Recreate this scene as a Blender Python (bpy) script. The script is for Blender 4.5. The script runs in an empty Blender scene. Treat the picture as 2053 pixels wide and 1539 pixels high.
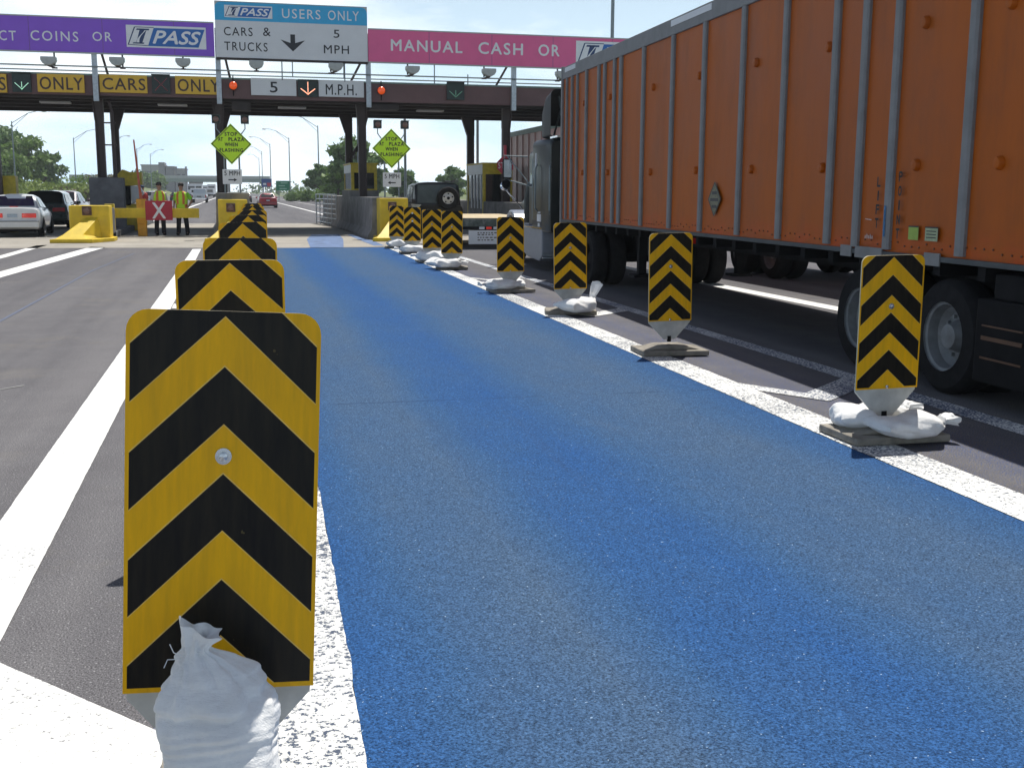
import bpy, bmesh, math, random
from mathutils import Vector, Matrix
R = math.radians
PI = math.pi
scene = bpy.context.scene
COL = scene.collection
random.seed(7)

# ------------------------------------------------------------------ camera
CAMH = 1.55
F_PX, PW, PH = 2255.0, 2053.0, 1539.0
AR = Vector((0.971456, -0.237165, 0.005162))
AU = Vector((0.034726, 0.163701, 0.985899))
AF = Vector((0.234666, 0.957578, -0.167264))
cam_d = bpy.data.cameras.new('camera')
cam_d.sensor_width = 36.0
cam_d.lens = F_PX / PW * 36.0
cam_d.clip_start = 0.05
cam_d.clip_end = 6000
cam = bpy.data.objects.new('camera', cam_d)
COL.objects.link(cam)
m = Matrix.Identity(4)
for i in range(3):
    m[i][0] = AR[i]; m[i][1] = AU[i]; m[i][2] = -AF[i]
m.translation = (0, 0, CAMH)
cam.matrix_world = m
scene.camera = cam

def at(px, py, Y):
    """point at real depth Y (metres down the lane) that the photo shows at px, py"""
    d = AF + AR * ((px - PW / 2) / F_PX) - AU * ((py - PH / 2) / F_PX)
    t = Y / d.y
    return Vector((0, 0, CAMH)) + d * t

# ------------------------------------------------------------------ sky, sun, exposure
SUNV = Vector((0.24, 0.41, 1.0)).normalized()
SUN_EL = math.asin(SUNV.z)
SUN_AZ = math.atan2(SUNV.x, SUNV.y)
world = bpy.data.worlds.new("World")
scene.world = world
world.use_nodes = True
nt = world.node_tree
for n in list(nt.nodes): nt.nodes.remove(n)
wo = nt.nodes.new('ShaderNodeOutputWorld')
bg = nt.nodes.new('ShaderNodeBackground')
sky = nt.nodes.new('ShaderNodeTexSky')
sky.sky_type = 'NISHITA'
sky.sun_disc = False
sky.sun_elevation = SUN_EL
sky.sun_rotation = SUN_AZ
sky.altitude = 200
sky.air_density = 1.0
sky.dust_density = 1.2
sky.ozone_density = 1.0
tc = nt.nodes.new('ShaderNodeTexCoord')
mp = nt.nodes.new('ShaderNodeMapping')
mp.inputs['Scale'].default_value = (1.0, 1.0, 3.2)
mp.inputs['Location'].default_value = (3.1, 0.4, 1.35)
nz = nt.nodes.new('ShaderNodeTexNoise')
nz.inputs['Scale'].default_value = 3.4
nz.inputs['Detail'].default_value = 9
nz.inputs['Roughness'].default_value = 0.55
rp = nt.nodes.new('ShaderNodeValToRGB')
rp.color_ramp.elements[0].position = 0.47
rp.color_ramp.elements[0].color = (0.12, 0.12, 0.12, 1)
rp.color_ramp.elements[1].position = 0.68
rp.color_ramp.elements[1].color = (0.95, 0.95, 0.95, 1)
mx = nt.nodes.new('ShaderNodeMix')
mx.data_type = 'RGBA'
mx.inputs[7].default_value = (18.0, 18.6, 18.8, 1)
nt.links.new(tc.outputs['Generated'], mp.inputs['Vector'])
nt.links.new(mp.outputs['Vector'], nz.inputs['Vector'])
nt.links.new(nz.outputs['Fac'], rp.inputs['Fac'])
cl_f = nt.nodes.new('ShaderNodeMapRange')
sx0 = nt.nodes.new('ShaderNodeSeparateXYZ'); nt.links.new(tc.outputs['Generated'], sx0.inputs[0])
cl_f.inputs[1].default_value = 0.12; cl_f.inputs[2].default_value = 0.40; cl_f.inputs[3].default_value = 1.0; cl_f.inputs[4].default_value = 0.12
nt.links.new(sx0.outputs[2], cl_f.inputs[0])
cl_m = nt.nodes.new('ShaderNodeMath'); cl_m.operation = 'MULTIPLY'
nt.links.new(rp.outputs['Color'], cl_m.inputs[0]); nt.links.new(cl_f.outputs[0], cl_m.inputs[1])
nt.links.new(cl_m.outputs[0], mx.inputs[0])
sxw = nt.nodes.new('ShaderNodeSeparateXYZ')
nt.links.new(tc.outputs['Generated'], sxw.inputs[0])
hz_r = nt.nodes.new('ShaderNodeMapRange')
hz_r.inputs[1].default_value = 0.02; hz_r.inputs[2].default_value = 0.30
hz_r.inputs[3].default_value = 0.92; hz_r.inputs[4].default_value = 0.0
nt.links.new(sxw.outputs[2], hz_r.inputs[0])
mx2 = nt.nodes.new('ShaderNodeMix'); mx2.data_type = 'RGBA'
mx2.inputs[7].default_value = (11.2, 15.4, 18.6, 1)
nt.links.new(hz_r.outputs[0], mx2.inputs[0]); nt.links.new(sky.outputs['Color'], mx2.inputs[6])
nt.links.new(mx2.outputs[2], mx.inputs[6])
nt.links.new(mx.outputs[2], bg.inputs['Color'])
bg.inputs['Strength'].default_value = 0.07
nt.links.new(bg.outputs['Background'], wo.inputs['Surface'])

sl = bpy.data.lights.new('sun', 'SUN')
sl.energy = 4.8
sl.angle = R(0.5)
sl.color = (1.0, 0.965, 0.90)
so = bpy.data.objects.new('sun', sl)
COL.objects.link(so)
so.rotation_euler = SUNV.to_track_quat('Z', 'Y').to_euler()
so.location = (20, 20, 60)

scene.view_settings.view_transform = 'Standard'
scene.view_settings.look = 'None'
scene.view_settings.exposure = 0.1
scene.view_settings.gamma = 1.0
scene.view_settings.use_curve_mapping = False

# ------------------------------------------------------------------ materials
class NT:
    """tiny node helper"""
    def __init__(s, name):
        s.m = bpy.data.materials.new(name); s.m.use_nodes = True
        s.t = s.m.node_tree; s.b = s.t.nodes['Principled BSDF']
        s.tc = s.t.nodes.new('ShaderNodeTexCoord')
    def n(s, kind, **kw):
        x = s.t.nodes.new(kind)
        for k, v in kw.items(): setattr(x, k, v)
        return x
    def l(s, a, b): s.t.links.new(a, b)
    def noise(s, scale, detail=4, rough=0.55, vec=None, sc=None):
        x = s.n('ShaderNodeTexNoise'); x.inputs['Scale'].default_value = scale
        x.inputs['Detail'].default_value = detail; x.inputs['Roughness'].default_value = rough
        v = vec or s.tc.outputs['Object']
        if sc:
            mpn = s.n('ShaderNodeMapping'); mpn.inputs['Scale'].default_value = sc
            s.l(v, mpn.inputs['Vector']); v = mpn.outputs['Vector']
        s.l(v, x.inputs['Vector'])
        return x.outputs['Fac']
    def ramp(s, fac, stops, const=False):
        x = s.n('ShaderNodeValToRGB'); cr = x.color_ramp
        if const: cr.interpolation = 'CONSTANT'
        while len(cr.elements) < len(stops): cr.elements.new(0.5)
        for e, (p, c) in zip(cr.elements, stops):
            e.position = p; e.color = (*c, 1) if len(c) == 3 else c
        s.l(fac, x.inputs['Fac'])
        return x.outputs['Color']
    def mix(s, fac, a, b, mode='MIX'):
        x = s.n('ShaderNodeMix', data_type='RGBA', blend_type=mode)
        for sock, v in ((x.inputs[0], fac), (x.inputs[6], a), (x.inputs[7], b)):
            if isinstance(v, (int, float)): sock.default_value = v
            elif isinstance(v, tuple): sock.default_value = (*v, 1) if len(v) == 3 else v
            else: s.l(v, sock)
        return x.outputs[2]
    def math(s, op, a, b=None):
        x = s.n('ShaderNodeMath', operation=op)
        for i, v in enumerate((a, b)):
            if v is None: continue
            if isinstance(v, (int, float)): x.inputs[i].default_value = v
            else: s.l(v, x.inputs[i])
        return x.outputs[0]
    def bump(s, fac, strength=0.3, dist=0.01):
        x = s.n('ShaderNodeBump'); x.inputs['Strength'].default_value = strength
        x.inputs['Distance'].default_value = dist
        s.l(fac, x.inputs['Height']); s.l(x.outputs['Normal'], s.b.inputs['Normal'])
    def base(s, c):
        if isinstance(c, tuple): s.b.inputs['Base Color'].default_value = (*c, 1)
        else: s.l(c, s.b.inputs['Base Color'])
    def rough(s, v):
        if isinstance(v, (int, float)): s.b.inputs['Roughness'].default_value = v
        else: s.l(v, s.b.inputs['Roughness'])
G3 = lambda v: (v, v, v)

_M = {}
def mat(name, col, rough=0.6, metal=0.0, var=0.25, scale=6.0, bump=0.0, spec=0.5, coat=0.0, emit=None, es=0.0, dirt=None):
    if name in _M: return _M[name]
    x = NT(name)
    nf = x.noise(scale, 5, 0.6)
    dk = tuple(c * (1 - var) for c in col); lt = tuple(min(1, c * (1 + var * 0.6)) for c in col)
    c = x.ramp(nf, [(0.3, dk), (0.7, lt)])
    if dirt:
        c = x.mix(x.ramp(x.noise(scale * 0.35, 8, 0.7), [(0.52, G3(0)), (0.72, G3(0.8))]), c, dirt)
    x.base(c); x.rough(rough)
    x.b.inputs['Metallic'].default_value = metal
    x.b.inputs['Specular IOR Level'].default_value = spec
    x.b.inputs['Coat Weight'].default_value = coat
    if bump: x.bump(x.noise(scale * 6, 3), bump, 0.01)
    if emit:
        x.b.inputs['Emission Color'].default_value = (*emit, 1); x.b.inputs['Emission Strength'].default_value = es
    _M[name] = x.m
    return x.m

def asphalt_mat():
    x = NT('asphalt')
    big = x.noise(0.30, 4, 0.6, sc=(2.2, 0.12, 1))
    med = x.noise(2.2, 6, 0.65)
    fine = x.noise(150, 2, 0.7)
    c = x.ramp(big, [(0.35, (0.110, 0.106, 0.114)), (0.65, (0.160, 0.154, 0.160))])
    c = x.mix(x.ramp(x.noise(1.3, 5, 0.6, sc=(1.6, 0.05, 1)), [(0.40, G3(0)), (0.7, G3(0.5))]), c, (0.078, 0.076, 0.086))
    c = x.mix(0.16, c, x.ramp(med, [(0.3, G3(0.08)), (0.7, G3(0.22))]))
    c = x.mix(0.95, c, x.ramp(fine, [(0.28, G3(0.12)), (0.5, G3(0.5)), (0.70, G3(0.98))]), 'OVERLAY')
    # dusty tan patches
    c = x.mix(x.ramp(x.noise(0.8, 7, 0.7), [(0.55, G3(0)), (0.75, G3(0.42))]), c, (0.21, 0.188, 0.15))
    # stray pale aggregate
    sp = x.ramp(x.noise(95, 1, 0.5), [(0.69, G3(0)), (0.72, G3(0.8))])
    c = x.mix(sp, c, G3(0.42))
    # blue overspray next to the painted lane
    sx = x.n('ShaderNodeSeparateXYZ'); x.l(x.tc.outputs['Object'], sx.inputs[0])
    d1 = x.math('ABSOLUTE', x.math('SUBTRACT', sx.outputs[0], 4.35))
    d1 = x.math('SUBTRACT', 1.0, x.math('MULTIPLY', d1, 1.25))
    d2 = x.math('ABSOLUTE', x.math('SUBTRACT', sx.outputs[0], -0.02))
    d2 = x.math('SUBTRACT', 1.0, x.math('MULTIPLY', d2, 2.6))
    d = x.math('MAXIMUM', d1, d2)
    d = x.math('MULTIPLY', x.math('MAXIMUM', d, 0.0), x.math('LESS_THAN', sx.outputs[1], 33.0))
    sp2 = x.math('GREATER_THAN', x.math('ADD', x.noise(110, 2, 0.6), x.math('MULTIPLY', d, 0.14)), 0.71)
    c = x.mix(x.math('MULTIPLY', sp2, x.math('GREATER_THAN', d, 0.02)), c, (0.02, 0.07, 0.26))
    x.base(c); x.rough(0.9); x.b.inputs['Specular IOR Level'].default_value = 0.08; x.bump(fine, 0.5, 0.004)
    return x.m

def blue_mat():
    x = NT('blue_lane_paint')
    sx = x.n('ShaderNodeSeparateXYZ'); x.l(x.tc.outputs['Object'], sx.inputs[0])
    wob = x.math('MULTIPLY', x.math('SUBTRACT', x.noise(0.25, 2, 0.5, sc=(1, 0.5, 1)), 0.5), 0.5)
    t = x.math('MULTIPLY', x.math('ADD', sx.outputs[0], wob), 1 / 3.9)
    track = x.ramp(t, [(0.09, G3(0.9)), (0.18, G3(0.3)), (0.29, G3(0.12)), (0.38, G3(0.75)), (0.50, G3(0.9)), (0.62, G3(0.3)), (0.80, G3(0.15)), (0.96, G3(0.85))])
    cl = x.noise(1.5, 6, 0.6, sc=(1.5, 0.6, 1))
    f = x.math('ADD', x.math('MULTIPLY', track, 0.85), x.math('MULTIPLY', x.math('SUBTRACT', cl, 0.5), 0.5))
    c = x.ramp(f, [(0.0, (0.060, 0.107, 0.184)), (0.45, (0.036, 0.094, 0.208)), (0.95, (0.017, 0.078, 0.238))])
    fine = x.noise(130, 2, 0.7)
    c = x.mix(0.9, c, x.ramp(fine, [(0.30, G3(0.10)), (0.5, G3(0.47)), (0.72, G3(0.98))]), 'OVERLAY')
    c = x.mix(x.ramp(x.noise(75, 1, 0.5), [(0.26, G3(0.75)), (0.30, G3(0))]), c, (0.012, 0.03, 0.09))
    c = x.mix(x.ramp(x.noise(70, 1, 0.5), [(0.765, G3(0)), (0.78, G3(0.8))]), c, (0.40, 0.54, 0.72))
    c = x.mix(x.ramp(x.noise(1.0, 7, 0.7, sc=(7, 0.22, 1)), [(0.56, G3(0)), (0.78, G3(0.42))]), c, (0.030, 0.062, 0.14))
    c = x.mix(x.ramp(x.noise(0.55, 8, 0.75, sc=(1, 0.8, 1)), [(0.60, G3(0)), (0.72, G3(0.18))]), c, (0.12, 0.165, 0.23))
    jt = x.math('ABSOLUTE', x.math('ADD', x.math('SUBTRACT', sx.outputs[1], 8.27), x.math('MULTIPLY', x.noise(3, 3, 0.6), 0.04)))
    c = x.mix(x.math('MULTIPLY', x.math('LESS_THAN', jt, 0.012), x.ramp(x.noise(2.5, 3), [(0.42, G3(0)), (0.55, G3(0.6))])), c, (0.012, 0.03, 0.08))
    x.base(c); x.rough(0.8); x.b.inputs['Specular IOR Level'].default_value = 0.08; x.bump(fine, 0.7, 0.005)
    return x.m

def paint_mat(name, lo, speck, cov):
    x = NT(name)
    n1 = x.noise(60, 3, 0.65)
    n2 = x.noise(0.9, 4, 0.6)
    v = x.math('ADD', n1, x.math('MULTIPLY', x.math('SUBTRACT', n2, 0.5), 0.42))
    c = x.ramp(v, [(cov - 0.03, speck), (cov + 0.02, (0.62, 0.62, 0.60)), (cov + 0.12, (0.80, 0.80, 0.77))])
    c = x.mix(x.ramp(x.noise(1.7, 7, 0.7), [(0.55, G3(0)), (0.8, G3(0.35))]), c, lo)
    x.base(c); x.rough(0.75); x.bump(n1, 0.3, 0.004)
    return x.m

def chevron_mat():
    x = NT('chevron_sheeting')
    sx = x.n('ShaderNodeSeparateXYZ'); x.l(x.tc.outputs['Object'], sx.inputs[0])
    ax = x.math('ABSOLUTE', sx.outputs[0])
    v = x.math('ADD', x.math('SUBTRACT', sx.outputs[2], 1.183), x.math('MULTIPLY', ax, 0.93))
    fr = x.math('FRACT', x.math('ADD', x.math('DIVIDE', v, 0.256), 8.0))
    yel = (0.95, 0.495, 0.004)
    pal = (0.92, 0.60, 0.15)
    blk = (0.005, 0.0045, 0.005)
    c = x.ramp(fr, [(0.0, blk), (0.53, pal), (0.546, yel), (0.986, pal)], const=True)
    edge = x.math('GREATER_THAN', ax, 0.2205)
    e2 = x.math('LESS_THAN', sx.outputs[2], 0.292)
    c = x.mix(x.math('MAXIMUM', edge, e2), c, yel)
    # streaks and scuffs
    st = x.ramp(x.noise(7, 6, 0.7, sc=(3, 1, 0.35)), [(0.35, G3(0.0)), (0.75, G3(0.30))])
    c = x.mix(st, c, (0.075, 0.06, 0.03))
    oi = x.n('ShaderNodeObjectInfo')
    sh = x.n('ShaderNodeVectorMath', operation='ADD'); x.l(x.tc.outputs['Object'], sh.inputs[0])
    cm = x.n('ShaderNodeCombineXYZ'); x.l(x.math('MULTIPLY', oi.outputs['Random'], 40.0), cm.inputs[1]); x.l(cm.outputs[0], sh.inputs[1])
    chips = x.ramp(x.noise(38, 2, 0.6, vec=sh.outputs[0]), [(0.765, G3(0)), (0.78, G3(1))])
    c = x.mix(chips, c, (0.10, 0.075, 0.03))
    x.base(c); x.rough(0.38); x.b.inputs['Specular IOR Level'].default_value = 0.16; x.b.inputs['Coat Weight'].default_value = 0.04; x.bump(x.noise(3.5, 3, 0.5), 0.12, 0.03)
    x.b.inputs['Coat Roughness'].default_value = 0.2
    return x.m

def cloth_mat():
    x = NT('woven_sandbag_cloth')
    w1 = x.n('ShaderNodeTexWave'); w1.inputs['Scale'].default_value = 120; w1.bands_direction = 'X'
    w2 = x.n('ShaderNodeTexWave'); w2.inputs['Scale'].default_value = 120; w2.bands_direction = 'Z'
    for w in (w1, w2): x.l(x.tc.outputs['Object'], w.inputs['Vector'])
    wv = x.math('ADD', w1.outputs['Fac'], w2.outputs['Fac'])
    nf = x.noise(9, 6, 0.65)
    c = x.ramp(nf, [(0.3, (0.74, 0.735, 0.72)), (0.6, (0.85, 0.85, 0.84))])
    c = x.mix(x.ramp(x.noise(4, 7, 0.7), [(0.56, G3(0)), (0.8, G3(0.35))]), c, (0.42, 0.37, 0.28))
    x.base(c); x.rough(0.75)
    hh = x.math('ADD', x.math('MULTIPLY', wv, 0.045), x.math('ADD', x.noise(30, 4, 0.6), x.noise(14, 3, 0.6, sc=(1, 1, 4))))
    x.bump(hh, 0.6, 0.009)
    x.b.inputs['Sheen Weight'].default_value = 0.15
    return x.m

def trailer_mat():
    x = NT('orange_trailer_paint')
    nf = x.noise(0.5, 5, 0.6)
    c = x.ramp(nf, [(0.3, (0.375, 0.076, 0.001)), (0.7, (0.46, 0.101, 0.0015))])
    gr = x.ramp(x.noise(1.2, 8, 0.75, sc=(1, 1, 0.35)), [(0.48, G3(0)), (0.74, G3(0.55))])
    c = x.mix(gr, c, (0.20, 0.055, 0.012))
    c = x.mix(x.ramp(x.noise(3.0, 8, 0.75, sc=(1, 1.4, 0.10)), [(0.50, G3(0)), (0.80, G3(0.28))]), c, (0.15, 0.045, 0.012))
    sx = x.n('ShaderNodeSeparateXYZ'); x.l(x.tc.outputs['Object'], sx.inputs[0])
    low = x.ramp(sx.outputs[2], [(0.0, G3(1)), (1.0, G3(1))])
    lw = x.n('ShaderNodeMapRange'); lw.inputs[1].default_value = 1.32; lw.inputs[2].default_value = 1.05
    x.l(sx.outputs[2], lw.inputs[0])
    rub = x.math('MULTIPLY', lw.outputs[0], x.ramp(x.noise(2.6, 6, 0.7, sc=(1, 1, 3)), [(0.4, G3(0)), (0.65, G3(0.8))]))
    c = x.mix(rub, c, (0.58, 0.075, 0.008))
    x.base(c); x.rough(x.ramp(nf, [(0.3, G3(0.40)), (0.7, G3(0.55))])); x.b.inputs['Specular IOR Level'].default_value = 0.22
    x.bump(x.noise(1.1, 3, 0.5), 0.35, 0.05)
    return x.m

def leaf_mat(name, dark, light):
    x = NT(name)
    oi = x.n('ShaderNodeNewGeometry')
    c = x.ramp(x.noise(0.45, 4, 0.6), [(0.3, dark), (0.7, light)])
    c = x.mix(0.55, c, x.ramp(oi.outputs['Random Per Island'], [(0.0, dark), (0.6, light), (1.0, tuple(min(1, a * 1.5) for a in light))]))
    x.base(c); x.rough(0.6)
    x.b.inputs['Specular IOR Level'].default_value = 0.25
    tr = x.n('ShaderNodeBsdfTranslucent'); x.l(c, tr.inputs['Color'])
    ms = x.n('ShaderNodeMixShader'); ms.inputs[0].default_value = 0.25
    out = x.t.nodes['Material Output']
    x.l(x.b.outputs[0], ms.inputs[1]); x.l(tr.outputs[0], ms.inputs[2]); x.l(ms.outputs[0], out.inputs['Surface'])
    return x.m

def grass_mat():
    x = NT('grass_ground')
    c = x.ramp(x.noise(0.06, 5, 0.6), [(0.35, (0.075, 0.115, 0.03)), (0.65, (0.165, 0.170, 0.06))])
    c = x.mix(0.5, c, x.ramp(x.noise(1.2, 6, 0.7), [(0.3, (0.05, 0.085, 0.02)), (0.7, (0.16, 0.19, 0.06))]))
    x.base(c); x.rough(0.9); x.bump(x.noise(3, 4), 0.6, 0.1)
    return x.m

def slab_mat():
    x = NT('concrete_slab')
    c = x.ramp(x.noise(0.7, 6, 0.65), [(0.3, (0.265, 0.242, 0.205)), (0.7, (0.39, 0.36, 0.31))])
    c = x.mix(0.6, c, x.ramp(x.noise(70, 2, 0.7), [(0.3, G3(0.35)), (0.7, G3(0.65))]), 'OVERLAY')
    st = x.ramp(x.noise(0.55, 5, 0.7, sc=(2, 0.8, 1)), [(0.54, G3(0)), (0.72, G3(0.6))])
    c = x.mix(st, c, (0.13, 0.12, 0.11))
    x.base(c); x.rough(0.85)
    return x.m

M_ASPH = asphalt_mat(); M_BLUE = blue_mat(); M_CHEV = chevron_mat(); M_CLOTH = cloth_mat()
M_TRAIL = trailer_mat(); M_GRASS = grass_mat(); M_SLAB = slab_mat()
M_WHITE_OLD = paint_mat('road_paint_clean', (0.45, 0.42, 0.36), (0.20, 0.20, 0.21), 0.335)
M_WHITE_SPK = paint_mat('road_paint_speckled', (0.45, 0.46, 0.48), (0.045, 0.065, 0.11), 0.455)
M_WHITE_WORN = paint_mat('road_paint_worn', (0.30, 0.33, 0.38), (0.055, 0.08, 0.15), 0.50)
M_BLUEFILM = mat('blue_overspray', (0.105, 0.125, 0.185), 0.8, var=0.5, scale=40)
M_BLUETYRE = mat('blue_tracked_paint', (0.10, 0.17, 0.33), 0.7, var=0.5, scale=3)
M_EDGE = mat('sign_edge', (0.70, 0.62, 0.42), 0.4, 0.2)
M_PLATE = mat('support_plate_white', (0.58, 0.57, 0.53), 0.5, dirt=(0.36, 0.34, 0.30))
M_RUB = mat('rubber_base', (0.27, 0.245, 0.205), 0.9, var=0.4, scale=9, bump=0.3)
M_BOLT = mat('bolt_steel', (0.55, 0.57, 0.60), 0.25, 0.9)
M_YEL = mat('barrier_yellow', (0.72, 0.51, 0.02), 0.55, var=0.18, scale=3, dirt=(0.50, 0.36, 0.05))
M_YEL2 = mat('cabinet_yellow', (0.62, 0.46, 0.03), 0.5, dirt=(0.35, 0.25, 0.05))
M_CONC = mat('barrier_concrete', (0.25, 0.24, 0.23), 0.9, var=0.35, scale=2.5, bump=0.3, dirt=(0.13, 0.12, 0.12))
M_CONCD = mat('dark_concrete', (0.13, 0.135, 0.15), 0.85, var=0.3, scale=3, dirt=(0.08, 0.08, 0.08))
M_STEELB = mat('brown_steel', (0.055, 0.036, 0.034), 0.55, var=0.3, scale=2)
M_FASC = mat('fascia_maroon', (0.125, 0.064, 0.064), 0.55, var=0.15, scale=1.5)
M_DARK = mat('dark_underside', (0.035, 0.027, 0.026), 0.7, var=0.35, scale=1.5)
M_FLASH = mat('green_flashing', (0.16, 0.24, 0.21), 0.5)
M_GALV = mat('galvanised_steel', (0.42, 0.46, 0.50), 0.45, 0.55, var=0.2, scale=12)
M_GALVD = mat('dull_galvanised_pole', (0.22, 0.26, 0.27), 0.5, 0.4, var=0.2)
M_GREY = mat('grey_housing', (0.40, 0.42, 0.41), 0.5, var=0.12)
M_SGREY = mat('sign_grey_white', (0.66, 0.67, 0.69), 0.45, var=0.05, scale=2)
M_SWHITE = mat('sign_white', (0.74, 0.75, 0.77), 0.45, var=0.06)
M_SBLACK = mat('sign_black', (0.012, 0.013, 0.018), 0.45, var=0.2)
M_PURP = mat('sign_purple', (0.235, 0.085, 0.60), 0.45, var=0.06, scale=2)
M_PINK = mat('sign_magenta', (0.74, 0.115, 0.29), 0.45, var=0.06, scale=2)
M_CYAN = mat('sign_light_blue', (0.03, 0.38, 0.68), 0.45, var=0.05)
M_LBLUE = mat('logo_blue', (0.015, 0.125, 0.42), 0.45, var=0.05)
M_NAVY = mat('logo_navy', (0.015, 0.045, 0.14), 0.45, var=0.05)
M_SYEL = mat('sign_amber', (0.66, 0.40, 0.025), 0.45, var=0.08)
M_SBRN = mat('sign_letter_brown', (0.06, 0.03, 0.02), 0.5)
M_LIME = mat('fluorescent_lime', (0.56, 0.86, 0.02), 0.5, var=0.04, emit=(0.5, 0.85, 0.02), es=0.0)
M_SIGBOX = mat('signal_housing', (0.012, 0.028, 0.026), 0.5)
M_LENSR = mat('red_beacon_lens', (0.75, 0.07, 0.01), 0.2, coat=0.6, emit=(1.0, 0.12, 0.01), es=0.35)
M_LENSD = mat('dark_amber_lens', (0.16, 0.075, 0.05), 0.3, coat=0.5)
M_LEDG = mat('green_lamps', (0.3, 0.8, 0.5), 0.3, emit=(0.6, 1.0, 0.8), es=0.8)
M_LEDGD = mat('dim_green_lamps', (0.1, 0.3, 0.2), 0.3, emit=(0.25, 0.6, 0.4), es=0.35)
M_LEDO = mat('orange_lamps', (0.9, 0.3, 0.2), 0.3, emit=(1.0, 0.45, 0.28), es=1.6)
M_LEDX = mat('dim_red_lamps', (0.30, 0.03, 0.05), 0.3, emit=(0.8, 0.05, 0.12), es=0.16)
M_RED = mat('sign_red', (0.42, 0.012, 0.035), 0.45, var=0.08)
M_STOPR = mat('stop_sign_red', (0.50, 0.04, 0.07), 0.45, var=0.08)
M_ORNG = mat('gate_orange', (0.70, 0.36, 0.03), 0.5)
M_ARMR = mat('gate_arm_red', (0.45, 0.10, 0.05), 0.5)
M_GLASS = mat('dark_glass', (0.010, 0.013, 0.014), 0.06, spec=0.6, var=0.1)
M_TYRE = mat('tyre_rubber', (0.017, 0.017, 0.018), 0.9, var=0.3, scale=14, bump=0.2, spec=0.15)
M_RIM = mat('steel_rim', (0.45, 0.47, 0.49), 0.42, 0.5, var=0.2, dirt=(0.22, 0.21, 0.2))
M_RIMD = mat('dusty_dark_rim', (0.20, 0.215, 0.225), 0.55, 0.25, var=0.25, dirt=(0.09, 0.085, 0.08))
M_CHROME = mat('chrome', (0.75, 0.77, 0.80), 0.12, 1.0, var=0.05)
M_ALU = mat('aluminium_post', (0.205, 0.205, 0.205), 0.6, 0.05, var=0.15, scale=5, dirt=(0.25, 0.25, 0.25))
M_RAILD = mat('bottom_rail_grey', (0.07, 0.078, 0.082), 0.6, 0.2, dirt=(0.07, 0.07, 0.07))
M_CHASSIS = mat('chassis_black', (0.010, 0.010, 0.011), 0.8, var=0.4, spec=0.15)
M_CABGRN = mat('tractor_dark_paint', (0.022, 0.027, 0.026), 0.34, 0.0, coat=0.12, spec=0.35, var=0.3, scale=1.5)
M_CABDK = mat('fairing_dark', (0.026, 0.028, 0.032), 0.5, spec=0.3, var=0.15)
M_SKIRT = mat('side_skirt_grey', (0.24, 0.26, 0.30), 0.45, var=0.12)
M_WOOD = mat('deck_planks', (0.55, 0.44, 0.27), 0.8, var=0.3, scale=5)
M_PINKT = mat('rose_trailer_side', (0.56, 0.32, 0.29), 0.45, var=0.12, scale=1)
M_CARW = mat('white_car_paint', (0.68, 0.70, 0.71), 0.28, coat=0.6, var=0.04)
M_CARG = mat('dark_green_car_paint', (0.012, 0.030, 0.028), 0.2, coat=0.7, var=0.1)
M_CARK = mat('black_car_paint', (0.006, 0.007, 0.008), 0.30, coat=0.15, spec=0.3, var=0.1)
M_CARR = mat('red_car_paint', (0.33, 0.018, 0.030), 0.25, coat=0.7, var=0.06)
M_CARS = mat('silver_car_paint', (0.45, 0.48, 0.50), 0.3, 0.3, coat=0.5, var=0.06)
M_CARM = mat('maroon_car_paint', (0.12, 0.07, 0.08), 0.25, coat=0.6, var=0.06)
M_TAIL = mat('tail_light_red', (0.45, 0.012, 0.010), 0.2, coat=0.5)
M_TAILON = mat('tail_light_lit', (0.8, 0.03, 0.02), 0.2, coat=0.5, emit=(1.0, 0.08, 0.05), es=0.12)
M_TRIM = mat('black_trim', (0.02, 0.02, 0.022), 0.6)
M_LPLATE = mat('licence_plate', (0.42, 0.50, 0.58), 0.5, var=0.35, scale=30)
M_SKIN = mat('skin', (0.42, 0.24, 0.17), 0.6, var=0.08)
M_HAIR = mat('dark_hair', (0.03, 0.022, 0.02), 0.7)
M_VEST = mat('hi_vis_yellow', (0.58, 0.92, 0.04), 0.7, var=0.1, scale=10)
M_VSTR = mat('hi_vis_orange_stripe', (0.75, 0.22, 0.06), 0.6)
M_SHIRTW = mat('pale_shirt', (0.62, 0.58, 0.58), 0.8)
M_SHIRTG = mat('lime_shirt', (0.30, 0.72, 0.05), 0.8)
M_SHIRTR = mat('red_shirt', (0.42, 0.03, 0.03), 0.8)
M_TROU = mat('navy_trousers', (0.015, 0.016, 0.024), 0.85)
M_CAP = mat('navy_cap', (0.02, 0.04, 0.10), 0.8)
M_BARK = mat('bark', (0.10, 0.075, 0.055), 0.9, var=0.4, scale=3)
M_LEAF = leaf_mat('leaf_green', (0.08, 0.14, 0.03), (0.19, 0.29, 0.075))
M_LEAFY = leaf_mat('leaf_yellow_green', (0.12, 0.175, 0.035), (0.27, 0.34, 0.085))
M_LEAFD = leaf_mat('leaf_dark', (0.06, 0.115, 0.035), (0.15, 0.24, 0.075))
M_SCRUB = leaf_mat('dry_scrub', (0.10, 0.09, 0.05), (0.20, 0.17, 0.09))
M_ROSEP = mat('rose_trailer_post', (0.40, 0.23, 0.21), 0.5)
M_BLD = mat('far_block_grey', (0.34, 0.34, 0.34), 0.8, var=0.12, scale=0.2)
M_BLDD = mat('far_block_dark', (0.20, 0.20, 0.215), 0.8, var=0.2, scale=0.2)
M_BRIDGE = mat('overpass_steel_green', (0.23, 0.30, 0.26), 0.7, var=0.1, scale=0.3)
M_PIER = mat('overpass_pier', (0.30, 0.29, 0.27), 0.8)
M_SGREEN = mat('guide_sign_green', (0.01, 0.20, 0.10), 0.5, var=0.05)
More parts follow.
